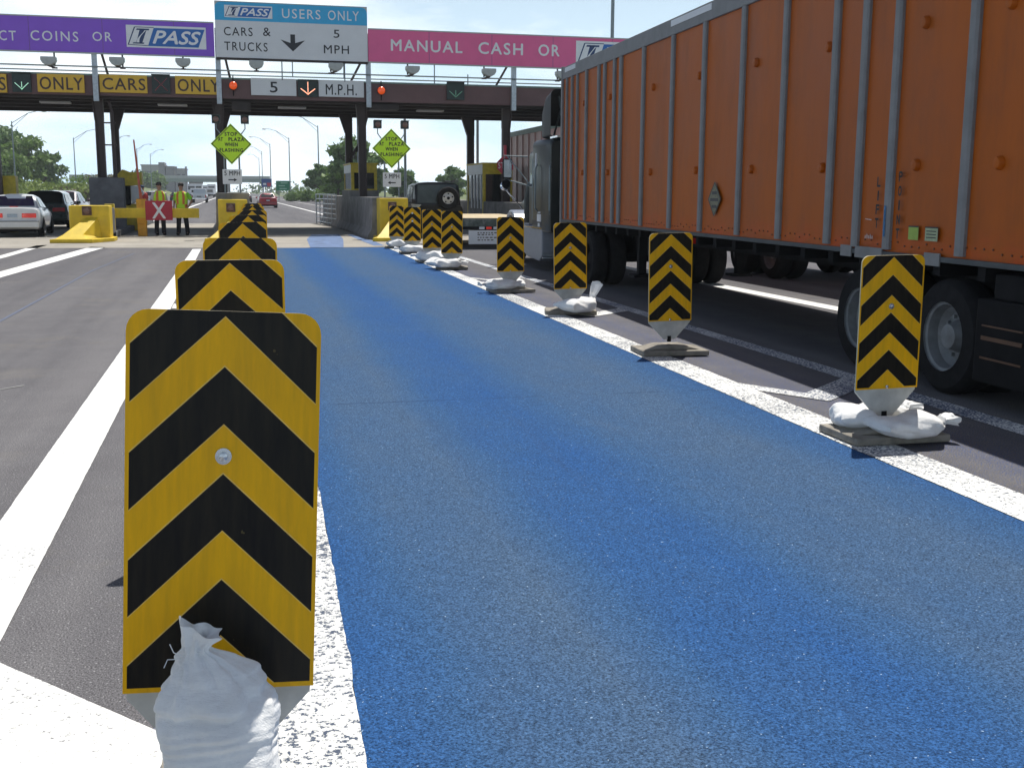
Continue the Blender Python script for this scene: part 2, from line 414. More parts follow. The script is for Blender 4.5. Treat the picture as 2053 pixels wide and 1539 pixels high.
M_SBLUE2 = mat('route_sign_blue', (0.03, 0.08, 0.25), 0.5, var=0.05)
M_LAMPP = mat('placard_khaki', (0.20, 0.19, 0.12), 0.6, var=0.4, scale=30)
M_STKG = mat('sticker_green', (0.30, 0.42, 0.07), 0.6, var=0.15, scale=20)
M_STKP = mat('sticker_pale', (0.36, 0.42, 0.25), 0.6, var=0.2, scale=30)
M_BOXW = mat('box_truck_white', (0.72, 0.73, 0.74), 0.5, var=0.05)

# ------------------------------------------------------------------ mesh helpers
class MB:
    def __init__(s): s.v = []; s.f = []; s.mi = []; s.sm = []
    def add(s, vs, fs, mi=0, sm=False):
        o = len(s.v); s.v += [tuple(v) for v in vs]
        for f in fs:
            s.f.append(tuple(i + o for i in f)); s.mi.append(mi); s.sm.append(sm)
        return s
    def box(s, c, d, mi=0, rot=None):
        x, y, z = (q / 2 for q in d)
        vs = [Vector((a * x, b * y, e * z)) for a in (-1, 1) for b in (-1, 1) for e in (-1, 1)]
        if rot is not None: vs = [rot @ v for v in vs]
        vs = [v + Vector(c) for v in vs]
        return s.add(vs, [(0, 1, 3, 2), (4, 6, 7, 5), (0, 4, 5, 1), (2, 3, 7, 6), (0, 2, 6, 4), (1, 5, 7, 3)], mi)
    def bx(s, x0, x1, y0, y1, z0, z1, mi=0):
        return s.box(((x0 + x1) / 2, (y0 + y1) / 2, (z0 + z1) / 2), (abs(x1 - x0), abs(y1 - y0), abs(z1 - z0)), mi)
    def tube(s, pts, rad, n=8, mi=0, caps=True, sm=True):
        pts = [Vector(p) for p in pts]
        if not isinstance(rad, (list, tuple)): rad = [rad] * len(pts)
        vs = []; fs = []
        up = Vector((0, 0, 1)); prev = None
        for i, p in enumerate(pts):
            t = (pts[min(i + 1, len(pts) - 1)] - pts[max(i - 1, 0)]).normalized()
            if prev is None:
                a = t.cross(up)
                if a.length < 1e-3: a = t.cross(Vector((0, 1, 0)))
            else:
                a = prev - t * prev.dot(t)
            a.normalize(); prev = a; b = t.cross(a)
            for k in range(n):
                th = 2 * PI * k / n
                vs.append(p + (a * math.cos(th) + b * math.sin(th)) * rad[i])
        for i in range(len(pts) - 1):
            for k in range(n):
                k2 = (k + 1) % n
                fs.append((i * n + k, i * n + k2, (i + 1) * n + k2, (i + 1) * n + k))
        s.add(vs, fs, mi, sm)
        if caps:
            o = len(s.v) - len(vs)
            s.f.append(tuple(o + k for k in range(n))); s.mi.append(mi); s.sm.append(False)
            s.f.append(tuple(o + (len(pts) - 1) * n + k for k in reversed(range(n)))); s.mi.append(mi); s.sm.append(False)
        return s
    def prism(s, poly, axis, a0, a1, mi=0):
        """poly: 2D points; axis 'x' -> (y,z), 'y' -> (x,z), 'z' -> (x,y)"""
        def P(p, a):
            return {'x': (a, p[0], p[1]), 'y': (p[0], a, p[1]), 'z': (p[0], p[1], a)}[axis]
        n = len(poly)
        vs = [P(p, a0) for p in poly] + [P(p, a1) for p in poly]
        fs = [tuple(range(n)), tuple(reversed(range(n, 2 * n)))]
        fs += [(i, i + n, (i + 1) % n + n, (i + 1) % n) for i in range(n)]
        return s.add(vs, fs, mi)
    def loft(s, rings, mi=0, closed=True, caps=True, sm=True):
        n = len(rings[0]); vs = [p for r in rings for p in r]; fs = []
        for i in range(len(rings) - 1):
            for k in range(n if closed else n - 1):
                k2 = (k + 1) % n
                fs.append((i * n + k, i * n + k2, (i + 1) * n + k2, (i + 1) * n + k))
        if caps and closed:
            fs.append(tuple(reversed(range(n)))); fs.append(tuple((len(rings) - 1) * n + k for k in range(n)))
        return s.add(vs, fs, mi, sm)
    def lathe(s, prof, c, axis='z', n=24, mi=0, sm=True, caps=True):
        rings = []
        for r, a in prof:
            ring = []
            for k in range(n):
                th = 2 * PI * k / n; u, w = r * math.cos(th), r * math.sin(th)
                q = {'z': (u, w, a), 'x': (a, u, w), 'y': (u, a, w)}[axis]
                ring.append((c[0] + q[0], c[1] + q[1], c[2] + q[2]))
            rings.append(ring)
        return s.loft(rings, mi, True, caps, sm)
    def sphere(s, c, r, n=14, mi=0, sc=(1, 1, 1)):
        prof = [(max(1e-3, math.sin(PI * i / 8)) * r, -math.cos(PI * i / 8) * r) for i in range(9)]
        o = len(s.v); s.lathe(prof, (0, 0, 0), 'z', n, mi)
        for i in range(o, len(s.v)):
            v = s.v[i]; s.v[i] = (v[0] * sc[0] + c[0], v[1] * sc[1] + c[1], v[2] * sc[2] + c[2])
        return s
    def quad(s, a, b, c, d, mi=0): return s.add([a, b, c, d], [(0, 1, 2, 3)], mi)
    def shift(s, dv):
        s.v = [(v[0] + dv[0], v[1] + dv[1], v[2] + dv[2]) for v in s.v]; return s
    def build(s, name, mats, parent=None, bevel=0.0, sharp=35, fix=True, seg=2):
        me = bpy.data.meshes.new(name)
        me.from_pydata(s.v, [], s.f)
        if not isinstance(mats, (list, tuple)): mats = [mats]
        for mm in mats: me.materials.append(mm)
        me.polygons.foreach_set('material_index', s.mi)
        me.polygons.foreach_set('use_smooth', s.sm)
        if fix or bevel:
            b = bmesh.new(); b.from_mesh(me)
            if fix: bmesh.ops.recalc_face_normals(b, faces=b.faces)
            if bevel:
                ed = [e for e in b.edges if len(e.link_faces) == 2 and e.calc_face_angle(0) > R(40)]
                bmesh.ops.bevel(b, geom=ed, offset=bevel, segments=seg, affect='EDGES', profile=0.6, clamp_overlap=True)
            b.to_mesh(me); b.free()
        if any(s.sm) and sharp:
            me.set_sharp_from_angle(angle=R(sharp))
        me.update()
        o = bpy.data.objects.new(name, me); COL.objects.link(o)
        if parent is not None: o.parent = parent
        return o

def thing(name, label, cat, loc=(0, 0, 0), rz=0.0, group=None):
    o = bpy.data.objects.new(name, None); COL.objects.link(o)
    o.empty_display_size = 0.2
    o.location = loc; o.rotation_euler = (0, 0, rz)
    o['label'] = label; o['category'] = cat
    if group: o['group'] = group
    return o
def tag(o, label, cat, group=None):
    o['label'] = label; o['category'] = cat
    if group: o['group'] = group
    return o
def struct(o, kind='structure'):
    o['kind'] = kind; return o
def dup(root, loc, rz, label=None, group=None):
    r = root.copy(); COL.objects.link(r); r.location = loc; r.rotation_euler = (0, 0, rz)
    if label: r['label'] = label
    if group: r['group'] = group
    for ch in list(root.children):
        c = ch.copy(); COL.objects.link(c); c.parent = r
        for g in ch.children:
            d = g.copy(); COL.objects.link(d); d.parent = c
    return r

def text_mb(txt, x0, x1, z0, z1, y, bold=0.02, shear=0.0, spacing=1.15, depth=0.004):
    """lettering fitted to a box on a plane facing -y"""
    cu = bpy.data.curves.new('lettering', 'FONT')
    cu.body = txt; cu.size = 1; cu.space_character = spacing; cu.shear = shear
    cu.resolution_u = 3
    to = bpy.data.objects.new('lettering', cu); COL.objects.link(to)
    dg = bpy.context.evaluated_depsgraph_get()
    me = bpy.data.meshes.new_from_object(to.evaluated_get(dg))
    vs = [v.co.copy() for v in me.vertices]
    fs = [tuple(p.vertices) for p in me.polygons]
    bpy.data.objects.remove(to); bpy.data.curves.remove(cu); bpy.data.meshes.remove(me)
    ax, bx_ = min(v.x for v in vs), max(v.x for v in vs)
    ay, by_ = min(v.y for v in vs), max(v.y for v in vs)
    mb = MB()
    sh = [(0, 0)]
    if bold > 0.001:
        b = bold * 0.8 * (z1 - z0); sh += [(b, 0), (-b, 0), (0, b), (0, -b)]
    for k, (dx, dz) in enumerate(sh):
        mb.add([(x0 + (v.x - ax) / (bx_ - ax) * (x1 - x0) + dx, y - 0.0004 * k, z0 + (v.y - ay) / (by_ - ay) * (z1 - z0) + dz) for v in vs], fs)
    return mb
def text(txt, x0, x1, z0, z1, y, m, parent, name='lettering', **kw):
    return text_mb(txt, x0, x1, z0, z1, y, **kw).build(name, m, parent, fix=False)

# ================================================================== THE GROUND
def sheet(name, poly, z, m, kind='structure'):
    mb = MB(); mb.add([(x, y, z) for x, y in poly], [tuple(range(len(poly)))])
    o = mb.build(name, m, fix=False); struct(o, kind); return o
def strip_poly(left, right):
    return list(left) + list(reversed(right))
RAGGED = (M_WHITE_SPK, M_WHITE_WORN, M_BLUETYRE)
def strips(name, segs, z, m):
    """several painted strips of one marking; each is (left edge points, right edge points)"""
    mb = MB()
    rj = random.Random(len(name) + len(segs))
    rag = 0.011 if m in RAGGED else 0.004
    for L, Rr in segs:
        def fine(P):
            out = []; off = 0.0
            for (xa, ya), (xb, yb) in zip(P, P[1:]):
                d = math.hypot(xb - xa, yb - ya)
                k_ = max(1, int(d / (0.05 if ya < 9 else 0.25))) if d < 40 else 12
                for q in range(k_):
                    off = off * 0.55 + rj.gauss(0, rag * 0.16)
                    out.append((xa + (xb - xa) * q / k_ + off, ya + (yb - ya) * q / k_))
            return out + [P[-1]]
        L, Rr = fine(L), fine(Rr)
        if len(L) != len(Rr):
            k_ = min(len(L), len(Rr)); L = [L[round(i * (len(L) - 1) / (k_ - 1))] for i in range(k_)]; Rr = [Rr[round(i * (len(Rr) - 1) / (k_ - 1))] for i in range(k_)]
        n = len(L); vs = [(x, y, z) for x, y in L] + [(x, y, z) for x, y in Rr]
        mb.add(vs, [(i, n + i, n + i + 1, i + 1) for i in range(n - 1)])
    o = mb.build(name, m, fix=False); struct(o); return o

sheet('ground', [(-3000, -60), (3000, -60), (3000, 5000), (-3000, 5000)], -0.10, M_GRASS)
sheet('roadway', [(-60, -40), (60, -40), (60, 75), (45, 110), (17.5, 190), (15, 420), (17, 1500), (-20, 1500), (-22, 520), (-34, 300), (-36, 190), (-60, 75)], 0.0, M_ASPH)
sheet('toll_slab', [(-30, 33.0), (-3.2, 32.9), (1.74, 32.25), (4.3, 32.6), (4.9, 34.6), (30, 34.6), (30, 57.5), (-30, 57.5)], 0.004, M_SLAB)
# blue painted lane (ends at the slab, two tyre-tracked strips run on)
YS = [-3, 2.86, 4.2, 5.65, 9, 13, 18, 23, 28, 32.2]
def glx(y): return 0.30 + 0.0165 * max(0, y - 2.8) + (0.012 * min(max(0, y - 2.8), 3))
def grx(y): return 3.64 + 0.0195 * max(0, y - 5)
L = [(glx(y), y) for y in YS]; Rr = [(grx(y), y) for y in YS]
strips('blue_lane', [(L, Rr)], 0.004, M_BLUE)
strips('tracked_blue_paint', [([(2.05, 32.3), (2.3, 38), (2.75, 42.4)], [(2.98, 32.3), (3.5, 38), (3.75, 42.4)]),
                              ([(3.95, 33.2), (3.95, 36), (4.0, 42)], [(4.25, 33.2), (4.32, 36), (4.22, 42)])], 0.008, M_BLUETYRE)
strips('dashed_blue_trace', [([(-2.80, 13.5), (-2.79, 17.4), (-2.78, 23.2), (-2.50, 30)], [(-2.755, 13.5), (-2.745, 17.4), (-2.735, 23.2), (-2.46, 30)])], 0.004, M_BLUEFILM)

# white markings: left gore
WL = [-3, 2, 7, 12, 17, 22, 27, 31.9]
strips('lane_marking', [([(-1.13, y) for y in WL], [(-0.84 - 0.0025 * max(0, y - 4), y) for y in WL])], 0.004, M_WHITE_OLD)
strips('gore_marking', [([(glx(y) - 0.27, y) for y in YS], [(glx(y) - 0.0, y) for y in YS])], 0.008, M_WHITE_SPK)
def gore_v(ax, ay, lx, rx, w=0.62, k=1.15):
    """V of two diagonal stripes, point towards the driver"""
    yl = ay + (ax - lx) * k; yr = ay + (rx - ax) * k
    return [([(lx, yl), (ax, ay)], [(lx, yl - w), (ax, ay - w)]), ([(ax, ay), (rx, yr)], [(ax, ay - w), (rx, yr - w)])]
sg = []
for k in range(4): sg += gore_v(-0.28 + 0.1 * k, 3.22 + 6.1 * k, -0.86, 0.05 + 0.09 * k)
strips('gore_stripe', sg[:2], 0.0065, M_WHITE_OLD)
strips('gore_stripe', sg[2:], 0.0065, M_WHITE_OLD)
# right gore
YR = [-3, 4.5, 6.1, 8.8, 12, 15, 20, 26, 32.4]
strips('edge_marking', [([(grx(y), y) for y in YR], [(grx(y) + 0.34 - 0.004 * y, y) for y in YR])], 0.008, M_WHITE_SPK)
strips('far_gore_marking', [([(4.90 + 0.012 * y, y) for y in YR], [(5.13 + 0.010 * y, y) for y in YR])], 0.004, M_WHITE_WORN)
for k in range(4):
    ay = 7.95 + 6.0 * k; ax = 4.34 + 0.05 * k
    strips('gore_stripe', [([(3.9 + 0.1 * k, ay + 0.75), (ax, ay)], [(3.9 + 0.1 * k, ay + 0.38), (ax, ay - 0.36)]),
                           ([(ax, ay), (5.02 + 0.05 * k, ay + 0.62)], [(ax, ay - 0.36), (5.02 + 0.05 * k, ay + 0.24)])], 0.0065, M_WHITE_SPK if k else M_WHITE_WORN)
# left island gore, lane lines beyond the plaza, the neighbouring lane
strips('lane_marking', [([(-5.2, -3), (-4.55, 15), (-4.43, 23.5), (-3.93, 33.6)], [(-4.9, -3), (-4.27, 15), (-4.12, 22), (-3.5, 33.2)])], 0.004, M_WHITE_OLD)
strips('lane_marking', [([(-6.4, 12), (-5.6, 24), (-5.5, 28.8), (-5.52, 34.6)], [(-6.15, 12), (-5.36, 24), (-5.24, 28.8), (-5.25, 34.9)])], 0.004, M_WHITE_OLD)
strips('lane_marking', [([(7.85, -3), (7.9, 30)], [(8.15, -3), (8.2, 30)])], 0.004, M_WHITE_OLD)
strips('far_lane_marking', [([(-4.38, 60), (-4.32, 420)], [(-4.08, 60), (-4.02, 420)]), ([(5.95, 60), (6.0, 420)], [(6.2, 60), (6.25, 420)]),
                            ([(0.85, 75), (0.85, 78)], [(1.0, 75), (1.0, 78)]), ([(9.3, 70), (9.4, 420)], [(9.45, 70), (9.55, 420)])], 0.004, M_WHITE_OLD)
strips('worn_paint_mark', [([(-1.98, 9.30), (-1.70, 9.62)], [(-1.965, 9.28), (-1.685, 9.60)])], 0.004, mat('faded_mark', (0.30, 0.30, 0.29), 0.9, var=0.5, scale=20))
strips('slab_joint', [([(-3.4, 41.9), (4.3, 41.9)], [(-3.4, 41.82), (4.3, 41.82)])], 0.008, mat('slab_strip_pale', (0.55, 0.53, 0.5), 0.8))  # thin pale strip across the slab

# ================================================================== CHEVRON PANELS
def rrect(w, z0, z1, r, n=6):
    pts = []
    for cx, cz, a0 in ((w - r, z1 - r, 0), (-w + r, z1 - r, 90)):
        for k in range(n + 1):
            a = R(a0 + 90 * k / n); pts.append((cx + r * math.cos(a), cz + r * math.sin(a)))
    return pts + [(-w, z0), (w, z0)]
def make_panel():
    t = thing('chevron_panel', 'x', 'barricade panel')
    # rubber base
    b = MB()
    b.bx(-0.33, 0.33, -0.24, 0.24, 0.001, 0.05)
    b.prism([(-0.27, 0.05), (0.27, 0.05), (0.13, 0.085), (-0.13, 0.085)], 'y', -0.16, 0.16)
    b.build('base', M_RUB, t, bevel=0.012)
    MB().tube([(0, 0.012, 0.06), (0, 0.012, 0.12)], 0.022).build('pivot', M_CHASSIS, t)
    p = MB(); p.prism([(-0.225, 0.30), (0.225, 0.30), (0.222, 0.262), (0.062, 0.085), (-0.062, 0.085), (-0.222, 0.262)], 'y', 0.006, 0.022)
    p.build('support_plate', M_PLATE, t, bevel=0.002)
    out = rrect(0.230, 0.28, 1.195, 0.052)
    f = MB(); n = len(out)
    f.add([(x, -0.006, z) for x, z in out], [tuple(range(n))], 0)
    f.add([(x, 0.006, z) for x, z in out], [tuple(reversed(range(n)))], 1)
    f.add([(x, -0.006, z) for x, z in out] + [(x, 0.006, z) for x, z in out], [(i, (i + 1) % n, (i + 1) % n + n, i + n) for i in range(n)], 1)
    f.build('panel_face', [M_CHEV, M_EDGE], t)
    bo = MB()
    bo.lathe([(0.020, -0.006), (0.020, -0.010), (0.001, -0.0105)], (0, 0, 0.85), 'y', 16)
    bo.lathe([(0.011, -0.010), (0.0105, -0.019), (0.001, -0.021)], (0, 0, 0.85), 'y', 10)
    bo.build('bolt', M_BOLT, t)
    b2 = MB(); b2.lathe([(0.012, -0.006), (0.011, -0.014), (0.001, -0.016)], (0, 0, 0.295), 'y', 10)
    b2.build('bolt', M_BOLT, t)
    return t
panel0 = make_panel()
GP = 'yellow and black chevron panels along the blue lane'
LEFT = [(-0.088, 2.72, 'nearest chevron panel, huge in the foreground behind the upright white sandbag'),
        (-0.025, 5.05, 'left-row chevron panel with chipped left edge, directly behind the nearest panel'),
        (0.02, 7.40, 'third chevron panel of the left row, its top showing above the chipped one'),
        (0.10, 11.3, 'fourth chevron panel of the left row, before the white-edged one'),
        (0.18, 14.7, 'fifth chevron panel of the left row, with pale chipped top left corner'),
        (0.27, 18.7, 'sixth chevron panel of the left row, nearer the central yellow block'),
        (0.37, 24.1, 'seventh chevron panel of the left row, small strip above the others'),
        (0.46, 29.3, 'last chevron panel of the left row, closest to the central toll island')]
RIGHT = [(4.032, 6.35, 'nearest chevron panel of the right row, beside the trailer wheel'),
         (4.109, 10.28, 'chevron panel of the right row standing on a bare base without sandbags'),
         (4.220, 14.04, 'right-row chevron panel behind a single tied sandbag'),
         (4.216, 17.33, 'right-row chevron panel with a sandbag on its left, in front of the grey truck tank'),
         (4.308, 22.84, 'right-row chevron panel in front of the flatbed deck, right of an adjoining pair'),
         (4.303, 25.12, 'right-row chevron panel overlapping its nearer neighbour, below the black SUV'),
         (4.414, 28.80, 'right-row chevron panel with two white spots down its middle'),
         (4.419, 31.80, 'farthest chevron panel of the right row, against the yellow island nose')]
first = True
panels = []
for row, dz in ((LEFT, 0.054), (RIGHT, 0.053)):
    for i, (x, y, lab) in enumerate(row):
        rz = R(random.uniform(-2.5, 2.5)) if (i or dz == 0) else R(-0.5)
        if first:
            o = panel0; first = False; o.location = (x, y, 0.009); o.rotation_euler = (0, 0, rz); o['label'] = lab; o['group'] = GP
        else:
            o = dup(panel0, (x, y, 0.009), rz, lab, GP)
        panels.append(o)
        for c in o.children:
            if not c.name.startswith('base'): c.location.z = dz
            elif row is RIGHT: c.rotation_euler.z = R(random.uniform(-14, 14))
for c in panels[0].children:
    if c.name.startswith('base'): c.scale = (0.46, 1.25, 1.0)
def tilt(o, roll, lean, zs=1.0):
    """lean the upper part of one marker on its pivot (roll sideways, lean back)"""
    piv = Vector((0, 0.012, 0.09))
    rot = Matrix.Rotation(roll, 4, 'Y') @ Matrix.Rotation(lean, 4, 'X')
    for c in o.children:
        if c.name.startswith('base'): continue
        mm = Matrix.Translation(piv) @ rot @ Matrix.Diagonal((0.955 if zs < 0.95 else 1, 1, zs, 1)) @ Matrix.Translation(-piv) @ Matrix.Translation(c.location)
        c.matrix_local = mm
rt = random.Random(12)
for i, o in enumerate(panels):
    if i == 0: 
        for c in o.children:
            if not c.name.startswith('base'): c.location.z = 0.032
        tilt(o, R(2.9), R(-4.5), 1.028)
    else: tilt(o, R(rt.uniform(-1.3, 1.3)), R(rt.uniform(-2.0, 1.5)), 0.932 if i >= 8 else 1.0)
# torn edge of the second left panel, spots on others: part of those panels
ch = MB()
rr = random.Random(3)
for k in range(22):
    z = rr.uniform(0.78, 1.17); x = -0.228 + abs(rr.gauss(0, 0.012)); s = rr.uniform(0.004, 0.011)
    ch.lathe([(s, -0.0075), (0.0005, -0.0085)], (x, 0, z), 'y', 6)
c1 = ch.build('chipped_edge', mat('bare_grey_green', (0.42, 0.45, 0.40), 0.6, var=0.4, scale=60), panels[1]); c1.matrix_local = [c for c in panels[1].children if c.name.startswith('panel_face')][0].matrix_local
ch = MB()
for z in (1.02, 0.82): ch.lathe([(0.024, -0.0075), (0.0005, -0.012)], (0, 0, z), 'y', 12)
ch.build('white_spot', M_SWHITE, panels[14]).matrix_local = [c for c in panels[14].children if c.name.startswith('panel_face')][0].matrix_local
ch = MB()
for (x, z, s) in ((-0.17, 0.36, 0.035), (-0.195, 0.345, 0.02), (-0.15, 0.335, 0.02), (-0.19, 0.41, 0.014), (-0.19, 0.375, 0.022)):
    ch.lathe([(s, -0.0075), (0.0005, -0.010)], (x, 0, z), 'y', 9)
ch.build('scuff', mat('black_scuff', (0.03, 0.03, 0.035), 0.5, var=0.5, scale=60), panels[8]).matrix_local = [c for c in panels[8].children if c.name.startswith('panel_face')][0].matrix_local

# ================================================================== SANDBAGS
def sandbag(loc, rz, L, W, H, seed, label, tail=0.13, lift=0.0, tail_up=0.0):
    """a filled bag lying down: pillow with pinched corners, gathered neck and a flared tail at +x"""
    r = random.Random(seed)
    NU, NV = 56, 36
    ph = [r.uniform(0, 6.28) for _ in range(10)]
    rings = []
    for i in range(NU + 1):
        u = i / NU
        x = (u - 0.5) * L
        if u < 0.86:
            q = u / 0.86
            wy = W / 2 * (1 - abs(2 * q - 1) ** 5 * 0.12 + 0.16 * max(0, 1 - q / 0.10)) * (1 - 0.75 * max(0, (q - 0.72) / 0.28) ** 1.6)
            hz = H / 2 * max(0.06, (1 - abs(2 * q - 1) ** 2.4)) ** 0.55
            hz = max(hz, 0.022 if q > 0.5 else 0.004)
        else:
            q = (u - 0.86) / 0.14
            wy = W / 2 * 0.25 * (1 - q) + tail * q * 0.75
            hz = 0.022 * (1 - q) + 0.035 * q
        ring = []
        for k in range(NV):
            th = 2 * PI * k / NV
            cy, cz = math.cos(th), math.sin(th)
            sy = math.copysign(abs(cy) ** 0.8, cy) * wy; sz = math.copysign(abs(cz) ** 0.9, cz) * hz
            gather = max(0, 1 - abs(u - 0.86) / 0.22)
            rad = 1 + gather * 0.20 * math.sin(8 * th + ph[0]) + 0.05 * math.sin(3 * th + 9 * u + ph[1]) + 0.035 * math.sin(5 * th - 17 * u + ph[2]) + 0.018 * math.sin(2 * th + 34 * u + ph[6])
            yy = sy * rad; zz = sz * rad
            zz = max(zz, -H / 2 * 0.8) + 0.012 * math.sin(11 * u + ph[3]) * (cz > 0)
            xx = x + (0.012 * math.sin(4 * th + ph[4]) if u > 0.97 else 0)
            up = tail_up * max(0, (u - 0.72) / 0.28) ** 1.5 + (0.02 if u > 0.86 else 0)
            ring.append((xx, yy + 0.02 * math.sin(5 * u + ph[5]), zz + up))
        rings.append(ring)
    mb = MB(); mb.loft(rings)
    mn = min(v[2] for v in mb.v); mb.shift((0, 0, -mn))
    o = mb.build('sandbag', M_CLOTH, sharp=70)
    o.location = (loc[0], loc[1], loc[2] + lift); o.rotation_euler = (0, 0, rz)
    tie = MB(); tx = (0.86 - 0.5) * L
    tie.lathe([(W * 0.125 + 0.006, tx - 0.006), (W * 0.125 + 0.011, tx), (W * 0.125 + 0.006, tx + 0.006)], (0, 0.02 * math.sin(4.3 + ph[5]), 0), 'x', 14)
    for i, v in enumerate(tie.v): tie.v[i] = (v[0], v[1], v[2] * 0.55 - mn + 0.02 + tail_up * 0.354)
    tie.build('tie', M_BOXW, o)
    tag(o, label, 'sandbag', 'white sandbags weighing down the panels')
    return o
BZ = 0.062
sandbag((4.133, 6.16, BZ), R(2), 0.56, 0.30, 0.15, 1, 'white sandbag lying across the front of the nearest right-row panel base')
sandbag((3.891, 6.50, BZ), R(70), 0.42, 0.24, 0.15, 2, 'rounded white sandbag behind left of the nearest right-row panel')
sandbag((4.201, 6.60, BZ), R(12), 0.44, 0.24, 0.13, 3, 'white sandbag behind right of the nearest right-row panel, its tail showing')
sandbag((4.279, 13.76, BZ), R(28), 0.60, 0.36, 0.20, 4, 'white sandbag with tied tail sticking up beside the third right-row panel', tail_up=0.24)
sandbag((3.998, 17.23, BZ), R(186), 0.62, 0.27, 0.17, 5, 'white sandbag with tail to the left of the fourth right-row panel')
sandbag((4.356, 17.42, BZ), R(70), 0.45, 0.24, 0.15, 6, 'small white sandbag peeping out right of the fourth right-row panel')
sandbag((4.211, 22.55, BZ), R(12), 0.72, 0.34, 0.20, 7, 'white sandbag with cream tail in front of the fifth right-row panel', tail=0.17)
sandbag((4.027, 23.09, BZ), R(60), 0.55, 0.28, 0.18, 8, 'white sandbag left of the fifth right-row panel, leaning on another bag')
sandbag((4.153, 24.83, BZ), R(150), 0.78, 0.36, 0.24, 9, 'big white sandbag before the sixth right-row panel')
sandbag((4.308, 28.51, BZ), R(175), 0.80, 0.33, 0.20, 10, 'long white sandbag before the panel with two white spots')
sandbag((4.414, 31.51, BZ), R(10), 0.62, 0.30, 0.22, 11, 'white sandbag before the farthest right-row panel')

